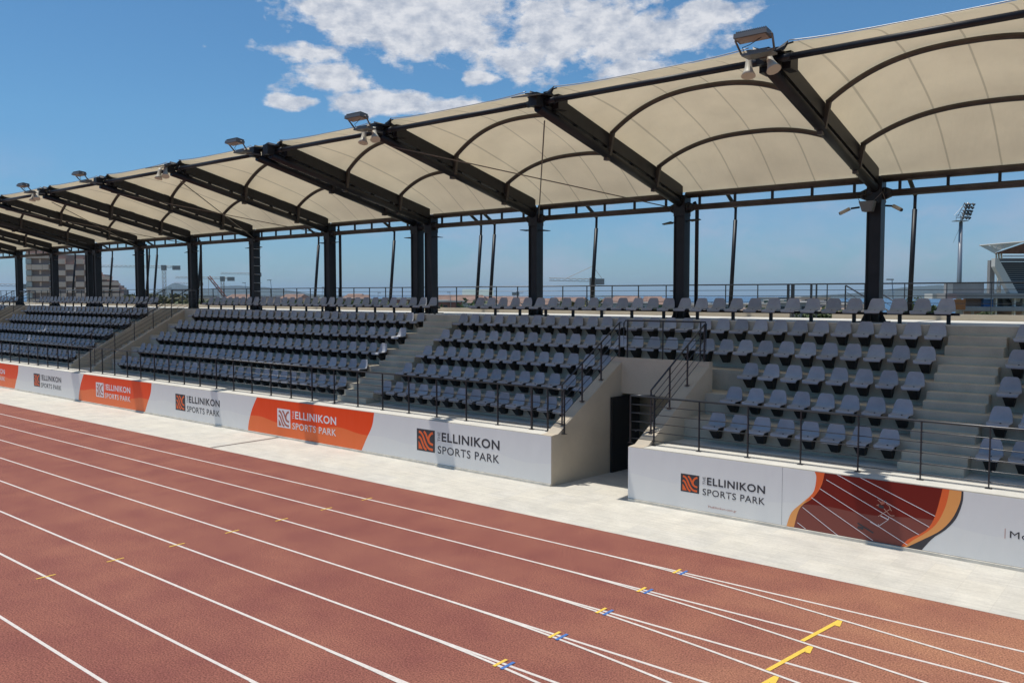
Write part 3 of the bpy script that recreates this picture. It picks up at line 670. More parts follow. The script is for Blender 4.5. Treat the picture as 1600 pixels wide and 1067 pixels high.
# ---------------------------------------------------------------- roof frames
FRX = [-1.22, -7.19, -13.15, -19.1, -24.5, -25.3, -31.0, -36.95, -42.8, -48.7, -54.15, -55.2, -60.5, -66.5]
def cl(y): return 9.58-.239*(y-17.115)     # axis of the lower chord
UO = .44
CY = 24.5
def make_frame():
    r = empty('roof_frame', (0, CY, 4.17), '', 'roof frame', 'black steel roof frames')
    def T(mb, name, m=black, par=r):
        bmesh.ops.translate(mb.bm, verts=mb.bm.verts, vec=(0, -CY, -4.17)) if par is r else None
        return mb.build(name, m, par)
    mb = MB()
    mb.box(-.15, CY-.15, 4.18, .15, CY+.15, 7.95); mb.box(-.19, CY-.19, 4.18, -.15, CY+.19, 7.5); mb.box(.15, CY-.19, 4.18, .19, CY+.19, 7.5)
    T(mb, 'column')
    mb = MB(); mb.box(-.36, CY-.34, 4.18, .36, CY+.34, 4.21)
    for s1 in (-1, 1):
        mb.loft([(s1*.19, CY-.01, 4.21), (s1*.34, CY-.01, 4.21), (s1*.19, CY-.01, 4.52)], [(s1*.19, CY+.01, 4.21), (s1*.34, CY+.01, 4.21), (s1*.19, CY+.01, 4.52)])
        mb.loft([(-.01, CY+s1*.19, 4.21), (-.01, CY+s1*.33, 4.21), (-.01, CY+s1*.19, 4.52)], [(.01, CY+s1*.19, 4.21), (.01, CY+s1*.33, 4.21), (.01, CY+s1*.19, 4.52)])
    T(mb, 'base_plate')
    T(MB().tube([(0, 16.95, cl(16.95)), (0, CY+.15, cl(CY+.15))], .125, 12), 'lower_chord')
    ya, yb = 17.3, CY-.15; T(MB().loft([(-.1, ya, cl(ya)+UO-.27), (.1, ya, cl(ya)+UO-.27), (.1, ya, cl(ya)+UO+.11), (-.1, ya, cl(ya)+UO+.11)], [(-.1, yb, cl(yb)+UO-.27), (.1, yb, cl(yb)+UO-.27), (.1, yb, cl(yb)+UO+.11), (-.1, yb, cl(yb)+UO+.11)]), 'upper_chord')
    tie = MB(); y = 17.6; 
    while y < 24.3:
        q = MB().box(-.05, y-.05, cl(y)+.08, .05, y+.05, cl(y)+UO-.06); T(q, 'chord_tie'); y += .95
    for y in (20.1, 22.7):
        q = MB()
        for s1 in (-1, 1):
            q.loft([(s1*.02, y-.05, cl(y)-.02), (s1*.13, y-.05, cl(y)-.05), (s1*.24, y-.05, cl(y)+UO+.13), (s1*.14, y-.05, cl(y)+UO+.17)], [(s1*.02, y+.05, cl(y)-.02), (s1*.13, y+.05, cl(y)-.05), (s1*.24, y+.05, cl(y)+UO+.13), (s1*.14, y+.05, cl(y)+UO+.17)])
        q.box(-.06, y-.08, cl(y)-.18, .06, y+.08, cl(y)-.1)
        T(q, 'arch_bracket', brownblack)
    q = MB(); q.box(-.13, 16.72, cl(17)+.02, .13, 17.0, cl(17)+.34).box(-.30, 16.9, cl(17)+.28, .30, 17.5, cl(17)+.31)
    for s1 in (-1, 1):
        q.loft([(s1*.1, 17.0, 9.92), (s1*.34, 17.02, 10.0), (s1*.38, 17.1, 10.12), (s1*.16, 17.3, 10.05)], [(s1*.1, 17.0, 9.84), (s1*.34, 17.02, 9.92), (s1*.38, 17.1, 10.04), (s1*.16, 17.3, 9.97)])
        q.tube([(s1*.28, 17.1, 10.04), (s1*.5, 17.06, 10.05)], .018, 6)
        q.box(s1*.25-.09, 17.35, 9.62, s1*.25+.09, 17.75, 9.98)
    T(q, 'head_plate')
    q = MB(); 
    for s1 in (-1, 1): q.tube([(s1*.20, CY, 7.71), (s1*.26, CY, 7.71)], .17, 12); q.tube([(s1*.26, CY, 7.71), (s1*.42, CY, 7.71)], .17, 12, .10)
    q.box(-.2, CY-.2, 7.45, .2, CY+.2, 8.1)
    T(q, 'column_head')
    T(MB().tube([(0, CY+.3, cl(CY+.3)+UO), (0, 27.7, 8.50), (0, 28.47, 8.05)], .07, 8), 'rear_tie')
    T(MB().tube([(0, 28.47, 8.05), (0, 28.45, 7.6)], .05, 8).tube([(0, 28.45, 7.6), (0, 28.12, 4.3)], .075, 8), 'rear_strut')
    return r
f0 = make_frame(); frames = [f0]
FL = ['black steel roof frame beyond the right edge of the photo', 'black steel roof frame with the largest column, nearest the right edge', 'second black steel roof frame, with a flat plate and no floodlight',
      'third black steel roof frame, carrying a floodlight and two horns', 'roof frame on the right column of the nearer column pair', 'roof frame on the left column of the nearer column pair',
      'sixth black roof frame, just left of the nearer column pair', 'seventh black roof frame, two columns left of the nearer pair', 'eighth black roof frame, three columns left of the nearer pair',
      'ninth black roof frame, just right of the farther column pair', 'roof frame on the right column of the farther column pair', 'roof frame on the left column of the farther column pair',
      'black roof frame just left of the farther column pair', 'black roof frame nearest the left edge of the photo']
_tree = {}
for c in bpy.data.objects:
    if c.parent: _tree.setdefault(c.parent.name, []).append(c)
for i, x in enumerate(FRX):
    f = f0 if i == 0 else copy_tree(f0, None, _tree)
    f.location = (x, CY, 4.17); f['label'] = FL[i]
    if i: frames.append(f)

# ---------------------------------------------------------------- membrane bays
CTRL = [(16.95, -.13), (18.4, .55), (20.1, .97), (21.4, .95), (22.7, .80), (23.8, .42), (24.75, .0)]
def crown(y):
    for i, ((ya, ca), (yb, cb_)) in enumerate(zip(CTRL, CTRL[1:])):
        if y <= yb or i == len(CTRL)-2:
            u = (y-ya)/(yb-ya); c0 = CTRL[max(i-1, 0)]; c3 = CTRL[min(i+2, len(CTRL)-1)]
            m1 = (cb_-c0[1])/(yb-c0[0])*(yb-ya); m2 = (c3[1]-ca)/(c3[0]-ya)*(yb-ya)
            return (2*u**3-3*u**2+1)*ca+(u**3-2*u**2+u)*m1+(-2*u**3+3*u**2)*cb_+(u**3-u**2)*m2
def zoff(y): return .14-.10*max(0, min(1, (18.6-y)/1.6))-.11*max(0, min(1, (y-23.6)/1.1))
def zc(y, u): return cl(y)+UO+zoff(y)+crown(y)*(1-abs(u)**2.5)+.01*(u*0+1)
def zarch(y, u): return cl(y)+UO+.10+ (crown(y)-.10)*(1-abs(u)**2.5)
BAYS = [(7.0, -1.22, 0, 0), (-1.22, -7.19, 0, 0), (-7.19, -13.15, 0, 0), (-13.15, -19.1, 0, 0), (-19.1, -24.5, 0, .32), (-25.3, -31.0, .32, 0), (-31.0, -36.95, 0, 0), (-36.95, -42.8, 0, 0), (-42.8, -48.7, 0, 0), (-48.7, -54.15, 0, .42), (-55.2, -60.5, .42, 0), (-60.5, -66.5, 0, 0), (-66.5, -72.4, 0, 0)]
BL = ['cream membrane roof bay outside the frame at far right', 'cream membrane roof bay right of the nearest roof frame, largest in view', 'cream membrane roof bay left of the nearest frame, over the passage', 'cream membrane roof bay crossed by the two bracing cables nearest the camera',
      'cream membrane roof bay just right of the nearer column pair', 'cream membrane roof bay just left of the nearer column pair', 'sixth cream roof bay, with crossing cables, left of the nearer pair', 'cream membrane roof bay above the recessed stairs', 'cream roof bay second right of the farther column pair',
      'cream roof bay just right of the farther column pair', 'cream roof bay just left of the farther column pair', 'cream roof bay second left of the farther column pair', 'last cream roof bay at the left edge']
for bi, (xr, xl, er, el_) in enumerate(BAYS):
    xc = (xr+xl)/2; hw = (xr-xl)/2; e = empty('canopy_bay', (xc, 20.5, 9.0), BL[bi], 'canopy', 'cream canopy bays'); E0 = Vector((xc, 20.5, 9.0))
    nu = 28; nv = 26; bm = bmesh.new(); uvl = bm.loops.layers.uv.new('UVMap'); G = []
    for j in range(nv+1):
        r_ = []
        for i in range(nu+1):
            u = -1+2*i/nu; x = xc+hw*u
            if u < 0: x -= el_*max(0, -u)**8
            else: x += er*max(0, u)**8
            yf = 17.0+.10*(1-u*u)+.75*abs(u)**22
            y = yf+(24.75-yf)*j/nv
            v = bm.verts.new(Vector((x, y, zc(y, u)))-E0); r_.append((v, (i/nu, j/nv)))
        G.append(r_)
    for a, b in zip(G, G[1:]):
        for i in range(nu):
            q = (a[i], a[i+1], b[i+1], b[i]); f = bm.faces.new([k_[0] for k_ in q]); f.smooth = True
            for lp, k_ in zip(f.loops, q): lp[uvl].uv = k_[1]
    me = bpy.data.meshes.new('membrane'); bm.to_mesh(me); bm.free(); me.materials.append(fabric); link('membrane', me, e)
    def rel(pts): return [Vector(p_)-E0 for p_ in pts]
    ue = [-1+2*i/40 for i in range(41)]
    for ya in (20.1, 22.7): MB().tube(rel([(xc+(hw-.14)*u, ya, zarch(ya, u)) for u in ue]), .068, 8).build('arch', brownblack, e)
    MB().tube(rel([(xc+(hw-.15)*u, 17.0+.10*(1-u*u)-.015, zc(17.0+.10*(1-u*u), u)+.015) for u in ue if abs(u) < .93]), .011, 6).build('edge_cable', galv, e)
    MB().tube(rel([(xl+.12, 17.1, 9.78), (xr-.12, 17.1, 9.78)]), .072, 12).tube(rel([(xl+.12, 17.1, 9.78), (xl+.45, 17.1, 9.78)]), .085, 12).tube(rel([(xr-.45, 17.1, 9.78), (xr-.12, 17.1, 9.78)]), .085, 12).build('front_tube', black, e)
    MB().tube(rel([(xl+.15, CY, 7.71), (xr-.15, CY, 7.71)]), .095, 12).build('lower_rear_beam', brownblack, e)
    MB().tube(rel([(xl+.1, CY+.08, 8.12), (xr-.1, CY+.08, 8.12)]), .10, 12).build('upper_rear_beam', brownblack, e)
    rm = MB().box(-.035, -.03, 7.78-9, .035, .03, 8.08-9).mesh('rung', black)
    for i in range(5):
        o = link('rung', rm, e); o.location = (-hw+.6+(2*hw-1.2)*i/4, CY+.03-20.5, 0)

# ---------------------------------------------------------------- things hung on the frames
def make_flood():
    r = empty('floodlight', (0, 0, 0), '', 'floodlight', 'floodlights on the roof frames')
    mb = MB(); mb.obox((0, -.68, .27), (.34, .16, .045), Matrix.Rotation(R(-8), 3, 'X'))
    for i in range(16): mb.obox((-.30+.04*i, -.66, .335), (.008, .14, .03), Matrix.Rotation(R(-8), 3, 'X'))
    mb.build('lamp_head', grey_metal, r)
    MB().obox((0, -.685, .222), (.30, .13, .006), Matrix.Rotation(R(-8), 3, 'X')).build('lens', mat('lamp_lens', (.30, .25, .20), .25), r)
    mb = MB(); 
    for s1 in (-1, 1):
        mb.tube([(s1*.36, -.68, .27), (s1*.38, -.66, .25), (s1*.34, -.45, .02)], .022, 6)
    mb.tube([(-.34, -.45, .02), (.34, -.45, .02)], .025, 6); mb.build('yoke', grey_metal, r)
    MB().box(-.30, -.55, -.04, .30, -.20, .0).box(-.20, -.50, .0, .20, -.24, .06).box(-.07, -.2, -.06, .07, .25, 0).build('mounting_tray', grey_metal, r)
    MB().tube([(-.28, -.45, .04), (-.30, -.5, .14), (-.1, -.6, .14), (.18, -.68, .22)], .008, 5).build('cable', black, r)
    return r
fl0 = make_flood(); t0 = {}
for c in bpy.data.objects:
    if c.parent: t0.setdefault(c.parent.name, []).append(c)
for j, (fi, nm) in enumerate([(1, 'nearest frame, largest of the floodlights'), (3, 'third frame, in the middle of the roof edge'), (5, 'left frame of the nearer column pair'), (7, 'seventh frame, second from the left edge'), (8, 'eighth frame, farthest left')]):
    o = fl0 if j == 0 else copy_tree(fl0, None, t0); o.location = (FRX[fi]+.1, 16.70, 9.73); o['label'] = 'finned grey floodlight, '+nm
def make_horn():
    r = empty('horn_loudspeaker', (0, 0, 0), '', 'loudspeaker', 'horn loudspeakers under the roof edge')
    mb = MB(); mb.tube([(0, 0, 0), (0, 0, -.10), (0, 0, -.22), (0, 0, -.34), (0, 0, -.42)], .06, 12)
    bmv = mb.bm; ringr = [.06, .065, .075, .11, .15]
    for v in bmv.verts:
        k = min(range(5), key=lambda i: abs(v.co.z-[0, -.10, -.22, -.34, -.42][i])); s1 = ringr[k]/.06; v.co.x *= s1; v.co.y *= s1
    mb.build('horn', cream, r); MB().tube([(0, 0, .0), (0, .12, .10)], .02, 6).build('bracket', grey_metal, r)
    return r
h0 = make_horn(); t0 = {}
for c in bpy.data.objects:
    if c.parent: t0.setdefault(c.parent.name, []).append(c)
hn = {1: 'nearest roof frame', 3: 'third roof frame', 6: 'sixth roof frame', 8: 'eighth roof frame'}; first = True
for fi in (1, 3, 6, 8):
    for s1 in (-1, 1):
        o = h0 if first else copy_tree(h0, None, t0); first = False
        o.location = (FRX[fi]+s1*.20-.05, 16.62, 9.78); o.rotation_euler = (R(-14), R(-6 if s1 < 0 else -26), 0)
        o['label'] = f'cream horn loudspeaker, {"left" if s1 < 0 else "right"} of the two under the {hn[fi]}'
mb = MB(); pq = [(.0, 15.9, 9.66), (.48, 15.95, 9.66), (.22, 17.0, 9.93), (-.12, 17.0, 9.93)]; mb.loft(pq, [(a, b, c+.03) for a, b, c in pq])
pm = mb.mesh('mounting_plate', grey_metal)
for j, (fi, lab) in enumerate([(2, 'empty flat mounting plate on the head of the second roof frame'), (6, 'empty flat mounting plate on the sixth roof frame')]):
    o = link('mounting_plate', pm); o.location = (FRX[fi], 0, 0); tag(o, lab, 'plate', 'empty mounting plates')
# column lamps, drain pipes, cameras
def make_lamp():
    r = empty('column_lamp', (0, 0, 0), '', 'lamp', 'flat lamps on the columns')
    MB().tube([(0, 0, 0), (.18, 0, .0)], .02, 6).build('arm', black, r)
    MB().loft([(.16, -.09, -.02), (.50, -.06, -.005), (.50, .06, -.005), (.16, .09, -.02)], [(.16, -.09, .03), (.50, -.06, .015), (.50, .06, .015), (.16, .09, .03)]).build('lamp_head', black, r)
    return r
l0 = make_lamp(); t0 = {}
for c in bpy.data.objects:
    if c.parent: t0.setdefault(c.parent.name, []).append(c)
first = True
for fi in (2, 3, 4, 5, 6, 7, 8, 9, 10, 11, 12):
    for s1 in ((1,) if fi in (4, 10) else (-1,) if fi in (5, 11) else (-1, 1)):
        o = l0 if first else copy_tree(l0, None, t0); first = False
        o.location = (FRX[fi]+s1*.17, CY-.05, 7.28); o.rotation_euler = (R(random.uniform(-10, 10)), R(random.uniform(-6, 8)), 0 if s1 > 0 else pi)
        o['label'] = f'{"left" if s1 < 0 else "right"} flat lamp, ' + FL[fi].replace('black steel ', '').replace('black ', '').split(',')[0]
e = empty('speaker_box', (FRX[1]-.10, CY-.42, 7.34), 'grey speaker box hung on the front of the largest column', 'loudspeaker')
MB().loft([(-.20, -.14, .14), (.20, -.14, .14), (.14, -.16, -.14), (-.10, -.16, -.14)], [(-.20, .12, .14), (.20, .12, .14), (.14, .12, -.14), (-.10, .12, -.14)]).build('cabinet', grey_metal, e)
MB().tube([(-.2, 0, .14), (-.3, 0, .3), (.05, .2, .36)], .012, 6).tube([(.15, 0, .14), (.35, .1, .38), (.45, .1, .1)], .012, 6).build('cable', grey_metal, e)
cm0 = None
for j, (dx, rz_, lab) in enumerate([(-.62, R(200), 'small cream camera left of the largest column'), (.52, R(-25), 'small cream camera right of the largest column')]):
    if cm0 is None:
        cm0 = empty('security_camera', (0, 0, 0), lab, 'camera', 'security cameras on the largest column')
        MB().tube([(0, 0, .03), (.26, 0, -.10)], .05, 10).build('camera_body', cream, cm0); MB().tube([(.265, 0, -.103), (.28, 0, -.11)], .042, 10).build('lens', black, cm0); MB().tube([(-.02, 0, .03), (-.25, 0, .06)], .03, 6).build('mount', black, cm0); o = cm0; t0 = {}
        for c in bpy.data.objects:
            if c.parent: t0.setdefault(c.parent.name, []).append(c)
    else: o = copy_tree(cm0, None, t0); o['label'] = lab
    o.location = (FRX[1]+dx, CY-.25, 7.30); o.rotation_euler.z = rz_
pp_ = MB().tube([(0, 0, 4.5), (0, 0, 7.72), (-.1, -.02, 7.9)], .062, 10).tube([(0, 0, 4.42), (0, 0, 4.52)], .10, 10).mesh('drain_pipe', black)
for j, (fi, dx, lab) in enumerate([(2, .40, 'thick black drain pipe right beside the second column'), (6, .42, 'black drain pipe beside the column left of the nearer pair'), (8, .42, 'black drain pipe beside the eighth column'), (9, .42, 'black drain pipe beside the ninth column')]):
    o = link('drain_pipe', pp_); o.location = (FRX[fi]+dx, CY+.25, 0); tag(o, lab, 'pipe', 'drain pipes beside the columns')
pp2 = MB().tube([(0, 0, 4.18), (0, 0, 7.7)], .03, 8).box(-.03, -.01, 5.4, .12, .01, 5.43).box(-.03, -.01, 6.6, .12, .01, 6.63).mesh('conduit', black)
for j, (fi, dx, lab) in enumerate([(3, -.36, 'thin conduit on the left side of the third column'), (4, -.34, 'thin conduit between the two columns of the nearer pair'), (5, -.34, 'thin conduit left of the nearer column pair'), (9, -.42, 'thin conduit left of the ninth column')]):
    o = link('conduit', pp2); o.location = (FRX[fi]+dx, CY+.1, 0); tag(o, lab, 'conduit', 'conduits beside the columns')
# ladder rungs on seventh column
e = empty('column_ladder', (FRX[7]+.24, CY, 4.3), 'narrow rung ladder on the seventh column', 'ladder')
for i in range(8): MB().tube([(0, -.2, .4+.42*i), (0, .2, .4+.42*i)], .016, 6).build('rung', galv, e)
# bracing cables
cl_lab = [((2, 3), 'steel bracing cable dropping steeply from the second roof frame'), ((3, 2), 'steel bracing cable running from the third frame to the second column'), ((6, 7), 'steel bracing cable from the sixth frame down to the seventh column'), ((7, 6), 'steel bracing cable from the seventh frame down to the sixth column'), ((8, 9), 'steel bracing cable from the eighth frame down to the ninth column'), ((9, 8), 'steel bracing cable from the ninth frame down to the eighth column')]
for (a, b_), lab in cl_lab:
    s1 = 1 if FRX[b_] > FRX[a] else -1
    o = MB().tube([(FRX[a]+s1*.1, 17.35, 9.36), (FRX[b_]-s1*.25, CY-.15, 7.72)], .018, 6).build('bracing_cable', cable_m); tag(o, lab, 'cable', 'roof bracing cables')

# ---------------------------------------------------------------- plants and trees
def leaf_cloud(mb, c, rad, n, size, rnd):
    for i in range(n):
        while True:
            q = Vector((rnd.uniform(-1, 1), rnd.uniform(-1, 1), rnd.uniform(-1, 1)))
            if .2 < q.length < 1: break
        q = Vector((q.x*rad[0], q.y*rad[1], q.z*rad[2])) + Vector(c)
        a = Vector((rnd.uniform(-1, 1), rnd.uniform(-1, 1), rnd.uniform(-.6, .6))).normalized(); b = a.cross(Vector((rnd.uniform(-1, 1), rnd.uniform(-1, 1), rnd.uniform(-1, 1)))).normalized()
        s1 = size*rnd.uniform(.6, 1.3)
        mb.bm.faces.new([mb.bm.verts.new(q+a*s1), mb.bm.verts.new(q+b*s1*.5), mb.bm.verts.new(q-a*s1), mb.bm.verts.new(q-b*s1*.5)])
def tree(px, py_top, dist, w_, h_, lab, m=leaf_m, nclump=9, nl=130, size=.09, seed=0, trunk=True, group='trees beyond the stand', name='tree'):
    rnd = random.Random(seed); top = at(px, py_top, dist); base = Vector((top.x, top.y, top.z-h_))
    e = empty(name, base, lab, 'shrub' if name == 'shrub' else 'tree', group)
    mb = MB(); mb.tube([(0, 0, 0), (.05*h_*.3, 0, h_*.35), (0, .04, h_*.7)], .035*h_*.6, 7, .012*h_)
    for i in range(4):
        a = i*1.7+rnd.random(); mb.tube([(0, 0, h_*.35), (cos(a)*w_*.25, sin(a)*w_*.25, h_*(.6+.1*rnd.random()))], .012*h_, 5, .004*h_)
    mb.build('trunk', bark_m, e)
    mb = MB()
    for i in range(nclump):
        a = rnd.uniform(0, 2*pi); rr = rnd.uniform(0, .36)*w_; z = h_*rnd.uniform(.35 if name != 'shrub' else .15, .86)
        leaf_cloud(mb, (cos(a)*rr, sin(a)*rr, z), (w_*rnd.uniform(.14, .24), w_*rnd.uniform(.14, .24), h_*rnd.uniform(.09, .15)), nl, size, rnd)
    mb.build('crown', m, e)
tree(1438, 462, 42, 1.9, 3.2, 'leafy green tree with some dry tips behind the parapet near the stadium', seed=1, nclump=13)
tree(1424, 470, 41, 1.5, 2.6, 'lower green tree left of the one near the stadium', seed=2, nclump=9)
tree(1459, 474, 41, 1.5, 2.4, 'low green tree right of the leafy one, by the last top seat', seed=3, nclump=9)
tree(1449, 460, 44, .8, 3.2, 'brownish dry treetop sticking out above the green tree', m=leaf2_m, seed=4, nclump=5)
for i, (px, py, w_, h_) in enumerate([(1243, 489, 1.4, 1.2), (1262, 488, 1.5, 1.3), (1282, 487, 1.5, 1.3), (1298, 489, 1.0, 1.2)]):
    tree(px, py, 33+i*.3, w_, h_, ['green shrub at the left end of the low hedge behind the parapet', 'green shrub second from left in the low hedge', 'green shrub third from left in the low hedge', 'small green shrub at the right end of the low hedge'][i], seed=20+i, nclump=10, name='shrub', group='hedge shrubs behind the parapet')
tree(1534, 484, 60, 2.2, 2.2, 'round green shrub at the foot of the stadium', seed=30, nclump=10, name='shrub', group='shrubs at the stadium')
tree(1576, 489, 60, 2.6, 1.8, 'low green shrub below the white stadium beam', seed=31, nclump=9, name='shrub', group='shrubs at the stadium')
tree(905, 464, 150, 7, 9, 'yellowish green tree beside the distant crane mast', m=leaf2_m, seed=32, size=.4, nl=90)
tree(914, 468, 152, 5, 8, 'small green tree right of the yellowish one', seed=33, size=.4, nl=90)
tree(1180, 476, 120, 6, 7, 'green tree beyond the parapet right of the second column', seed=34, size=.35, nl=80)
tree(1230, 478, 120, 5, 7, 'green tree just left of the parapet gate', seed=35, size=.35, nl=80)
tree(1165, 480, 118, 6, 7, 'yellow green tree left of the ones near the parapet gate', m=leaf2_m, seed=36, size=.35, nl=80)

# ---------------------------------------------------------------- far buildings
def gz(y):
    for (ya, za), (yb, zb) in zip(prof, prof[1:]):
        if y <= yb: return za+(zb-za)*(y-ya)/(yb-ya)
    return prof[-1][1]
VX = Vector((cos(YAW), sin(YAW), 0)); VY = Vector((-sin(YAW), cos(YAW), 0))
# stepped apartment block
D = 330; mpp = D/FOC
o0 = at(43, 470, D); ab = empty('apartment_block', o0, 'tall stepped apartment block with tan balconies behind the left columns', 'building', rz=YAW+R(12))
def X_(px): return (px-43)*D/(FOC*cos(R(-12))+(px-800)*sin(R(-12)))
def Z_(py, px=110): return CAMZ+(461-py)*(D-X_(px)*sin(R(-12)))/FOC-o0.z
steps = [(43, 92, 392), (92, 133, 398), (133, 150, 411), (150, 164.5, 429), (164.5, 177.5, 438), (177.5, 187, 446), (187, 194, 453)]
mb = MB()
for i, (a, b_, t_) in enumerate(steps): mb.box(X_(a), 0, Z_(520), X_(b_)-.02, 10-i*.3, Z_(t_, a))
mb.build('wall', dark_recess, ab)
bx_m = tan_wall
cells = [(43, 52), (52, 69), (69, 79), (92, 105), (105, 120), (120, 134), (134, 150), (150, 164), (164, 177), (177, 187), (187, 194)]
cnt = 0
for r_ in range(9):
    y1 = 396+r_*8.9
    for ci, (a, b_) in enumerate(cells):
        top_ = next(t_ for (s0, s1, t_) in steps if s0-1 <= a < s1)
        if y1 < top_-1: continue
        solid = ci >= 7 or ((r_+ci) % 2 == 0 if ci >= 3 else (r_ % 2 == 0))
        if ci == 0: solid = True
        if solid and cnt < 90:
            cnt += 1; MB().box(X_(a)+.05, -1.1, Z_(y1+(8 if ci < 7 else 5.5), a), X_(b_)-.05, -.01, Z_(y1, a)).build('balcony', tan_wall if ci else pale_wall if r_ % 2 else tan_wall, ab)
for r_ in range(9): MB().box(X_(79), -.9, Z_(396+r_*8.9+8.6), X_(92), -.01, Z_(396+r_*8.9+7.6)).build('floor_slab', pale_wall, ab)
for r_ in range(4): MB().box(X_(63), -.12, Z_(405+r_*17.8+6.5), X_(66), -.005, Z_(405+r_*17.8+.5)).build('window', tan_wall, ab)
for i, (a, b_, t_) in enumerate(steps[1:]): MB().box(X_(a)+.3, 2, Z_(t_, a)+.01, X_(a)+1.6, 5, Z_(t_, a)+.9).build('roof_hut', tan_wall, ab)
# low town: each house its own thing
rnd = random.Random(11)
def house(px, py_top, dist, w_, h_, dpt, m, lab, roof='flat', rz=None):
    p_ = at(px, py_top, dist); base = Vector((p_.x, p_.y, p_.z-h_)); e = empty('house', base, lab, 'house', 'low houses in the distance', rz=YAW+R(rnd.uniform(-25, 25)) if rz is None else rz)
    MB().box(-w_/2, 0, -12, w_/2, dpt, h_).build('wall', m, e)
    if roof == 'flat': MB().box(-w_/2-.25, -.25, h_, w_/2+.25, dpt+.25, h_+.35).build('roof', pale_wall if m is not pale_wall else stad_grey, e)
    else: MB().loft([(-w_/2-.3, -.3, h_), (-w_/2-.3, dpt+.3, h_), (-w_/2+.5, dpt/2, h_+2.0)], [(w_/2+.3, -.3, h_), (w_/2+.3, dpt+.3, h_), (w_/2-.5, dpt/2, h_+2.0)]).build('roof', roof_tile, e)
    nf = max(1, int(h_/3))
    for f in range(nf):
        q = MB(); n_ = max(2, int(w_/3.2))
        for i in range(n_):
            x = -w_/2+(i+.5)*w_/n_; q.box(x-.6, -.06, h_-3*f-2.4, x+.6, -.005, h_-3*f-.9)
        q.build('window_row', glass_m, e)
HL = [(684, 470, 260, 9, 7, brick_wall), (696, 472, 255, 12, 8, brick_wall), (710, 471, 262, 12, 8, brick_wall), (724, 473, 255, 11, 8, brick_wall), (737, 471, 262, 10, 8, brick_wall), (752, 475, 250, 11, 7, pale_wall), (772, 472, 300, 14, 6, tan_wall), (790, 474, 300, 12, 6, pale_wall), (812, 473, 310, 12, 6, tan_wall), (830, 472, 320, 12, 6, brick_wall),
      (852, 473, 330, 12, 6, pale_wall), (868, 475, 300, 10, 6, pale_wall), (884, 472, 340, 14, 6, tan_wall), (940, 472, 300, 12, 8, stad_grey), (975, 471, 320, 10, 8, pale_wall), (1000, 474, 300, 12, 6, stad_grey), (1040, 474, 320, 14, 5, tan_wall), (1052, 476, 300, 9, 6, brick_wall),
      (1226, 466, 300, 5, 9, pale_wall), (1215, 474, 260, 6, 6, stad_grey), (1275, 465, 340, 12, 9, tan_wall), (1285, 472, 300, 9, 7, pale_wall), (1250, 473, 300, 6, 6, brick_wall),
      (430, 464, 420, 16, 5, brick_wall), (452, 466, 410, 12, 5, tan_wall), (475, 464, 430, 16, 5, pale_wall), (500, 467, 400, 10, 5, tan_wall), (535, 467, 400, 14, 6, brick_wall), (560, 467, 420, 12, 6, tan_wall), (578, 468, 380, 10, 6, pale_wall), (330, 466, 420, 14, 6, tan_wall), (350, 467, 400, 12, 5, pale_wall), (372, 466, 420, 14, 5, brick_wall), (410, 467, 400, 12, 5, tan_wall), (628, 468, 380, 12, 6, brick_wall), (318, 463, 460, 14, 6, stad_grey)]
gw = mat('green_sheet_wall', (.05, .16, .11), .7)
for q in [(826, 474, 280, 5, 4, pale_wall), (843, 476, 270, 6, 4, stad_grey), (861, 471, 380, 8, 5, stad_grey), (896, 475, 280, 6, 4, pale_wall), (922, 474, 290, 6, 5, tan_wall), (948, 475, 270, 6, 4, pale_wall), (957, 470, 350, 8, 5, gw), (966, 474, 280, 5, 4, tan_wall), (985, 473, 300, 7, 5, brick_wall), (1012, 475, 270, 6, 4, pale_wall), (1022, 471, 340, 8, 5, tan_wall), (1031, 476, 260, 4, 3, gw), (1090, 475, 300, 8, 5, pale_wall), (1112, 477, 280, 7, 4, tan_wall), (1135, 476, 290, 7, 4, stad_grey), (1199, 476, 260, 6, 4, tan_wall), (1236, 470, 280, 5, 6, gw), (1263, 474, 270, 6, 5, stad_grey), (1310, 473, 290, 8, 5, pale_wall), (1335, 476, 270, 7, 4, tan_wall), (765, 477, 240, 6, 3, stad_grey), (800, 478, 240, 6, 3, pale_wall), (390, 464, 440, 12, 5, stad_grey), (442, 463, 460, 10, 5, brick_wall), (488, 466, 420, 9, 5, stad_grey), (548, 465, 440, 9, 5, pale_wall), (612, 466, 420, 9, 5, stad_grey)]: HL.append(q)
mn = {id(gw): 'green', id(brick_wall): 'red brick', id(pale_wall): 'pale', id(tan_wall): 'tan', id(stad_grey): 'grey'}
side = [(0, 400, 'between the eighth and seventh columns'), (400, 520, 'between the seventh and sixth columns'), (520, 655, 'between the sixth column and the nearer pair'), (655, 820, 'between the nearer pair and the third column'), (820, 1060, 'between the third and second columns'), (1060, 1360, 'between the second and the largest column')]
HL.sort(key=lambda h: h[0]); counts = {}
for (px, py, d_, w_, h_, m) in HL:
    s1 = next(t_ for a, b_, t_ in side if a <= px < b_); key = (mn[id(m)], s1); counts[key] = counts.get(key, 0)+1
    tot = sum(1 for q in HL if mn[id(q[5])] == key[0] and next(t_ for a, b_, t_ in side if a <= q[0] < b_) == s1)
    wd = '' if tot == 1 else ('leftmost ' if counts[key] == 1 else ORD[counts[key]-1]+' from left ')
    house(px, py, d_, w_, h_, rnd.uniform(8, 14), m, f'{wd}{mn[id(m)]} distant low house {s1}', roof='tile' if rnd.random() < .35 and px < 1100 else 'flat')
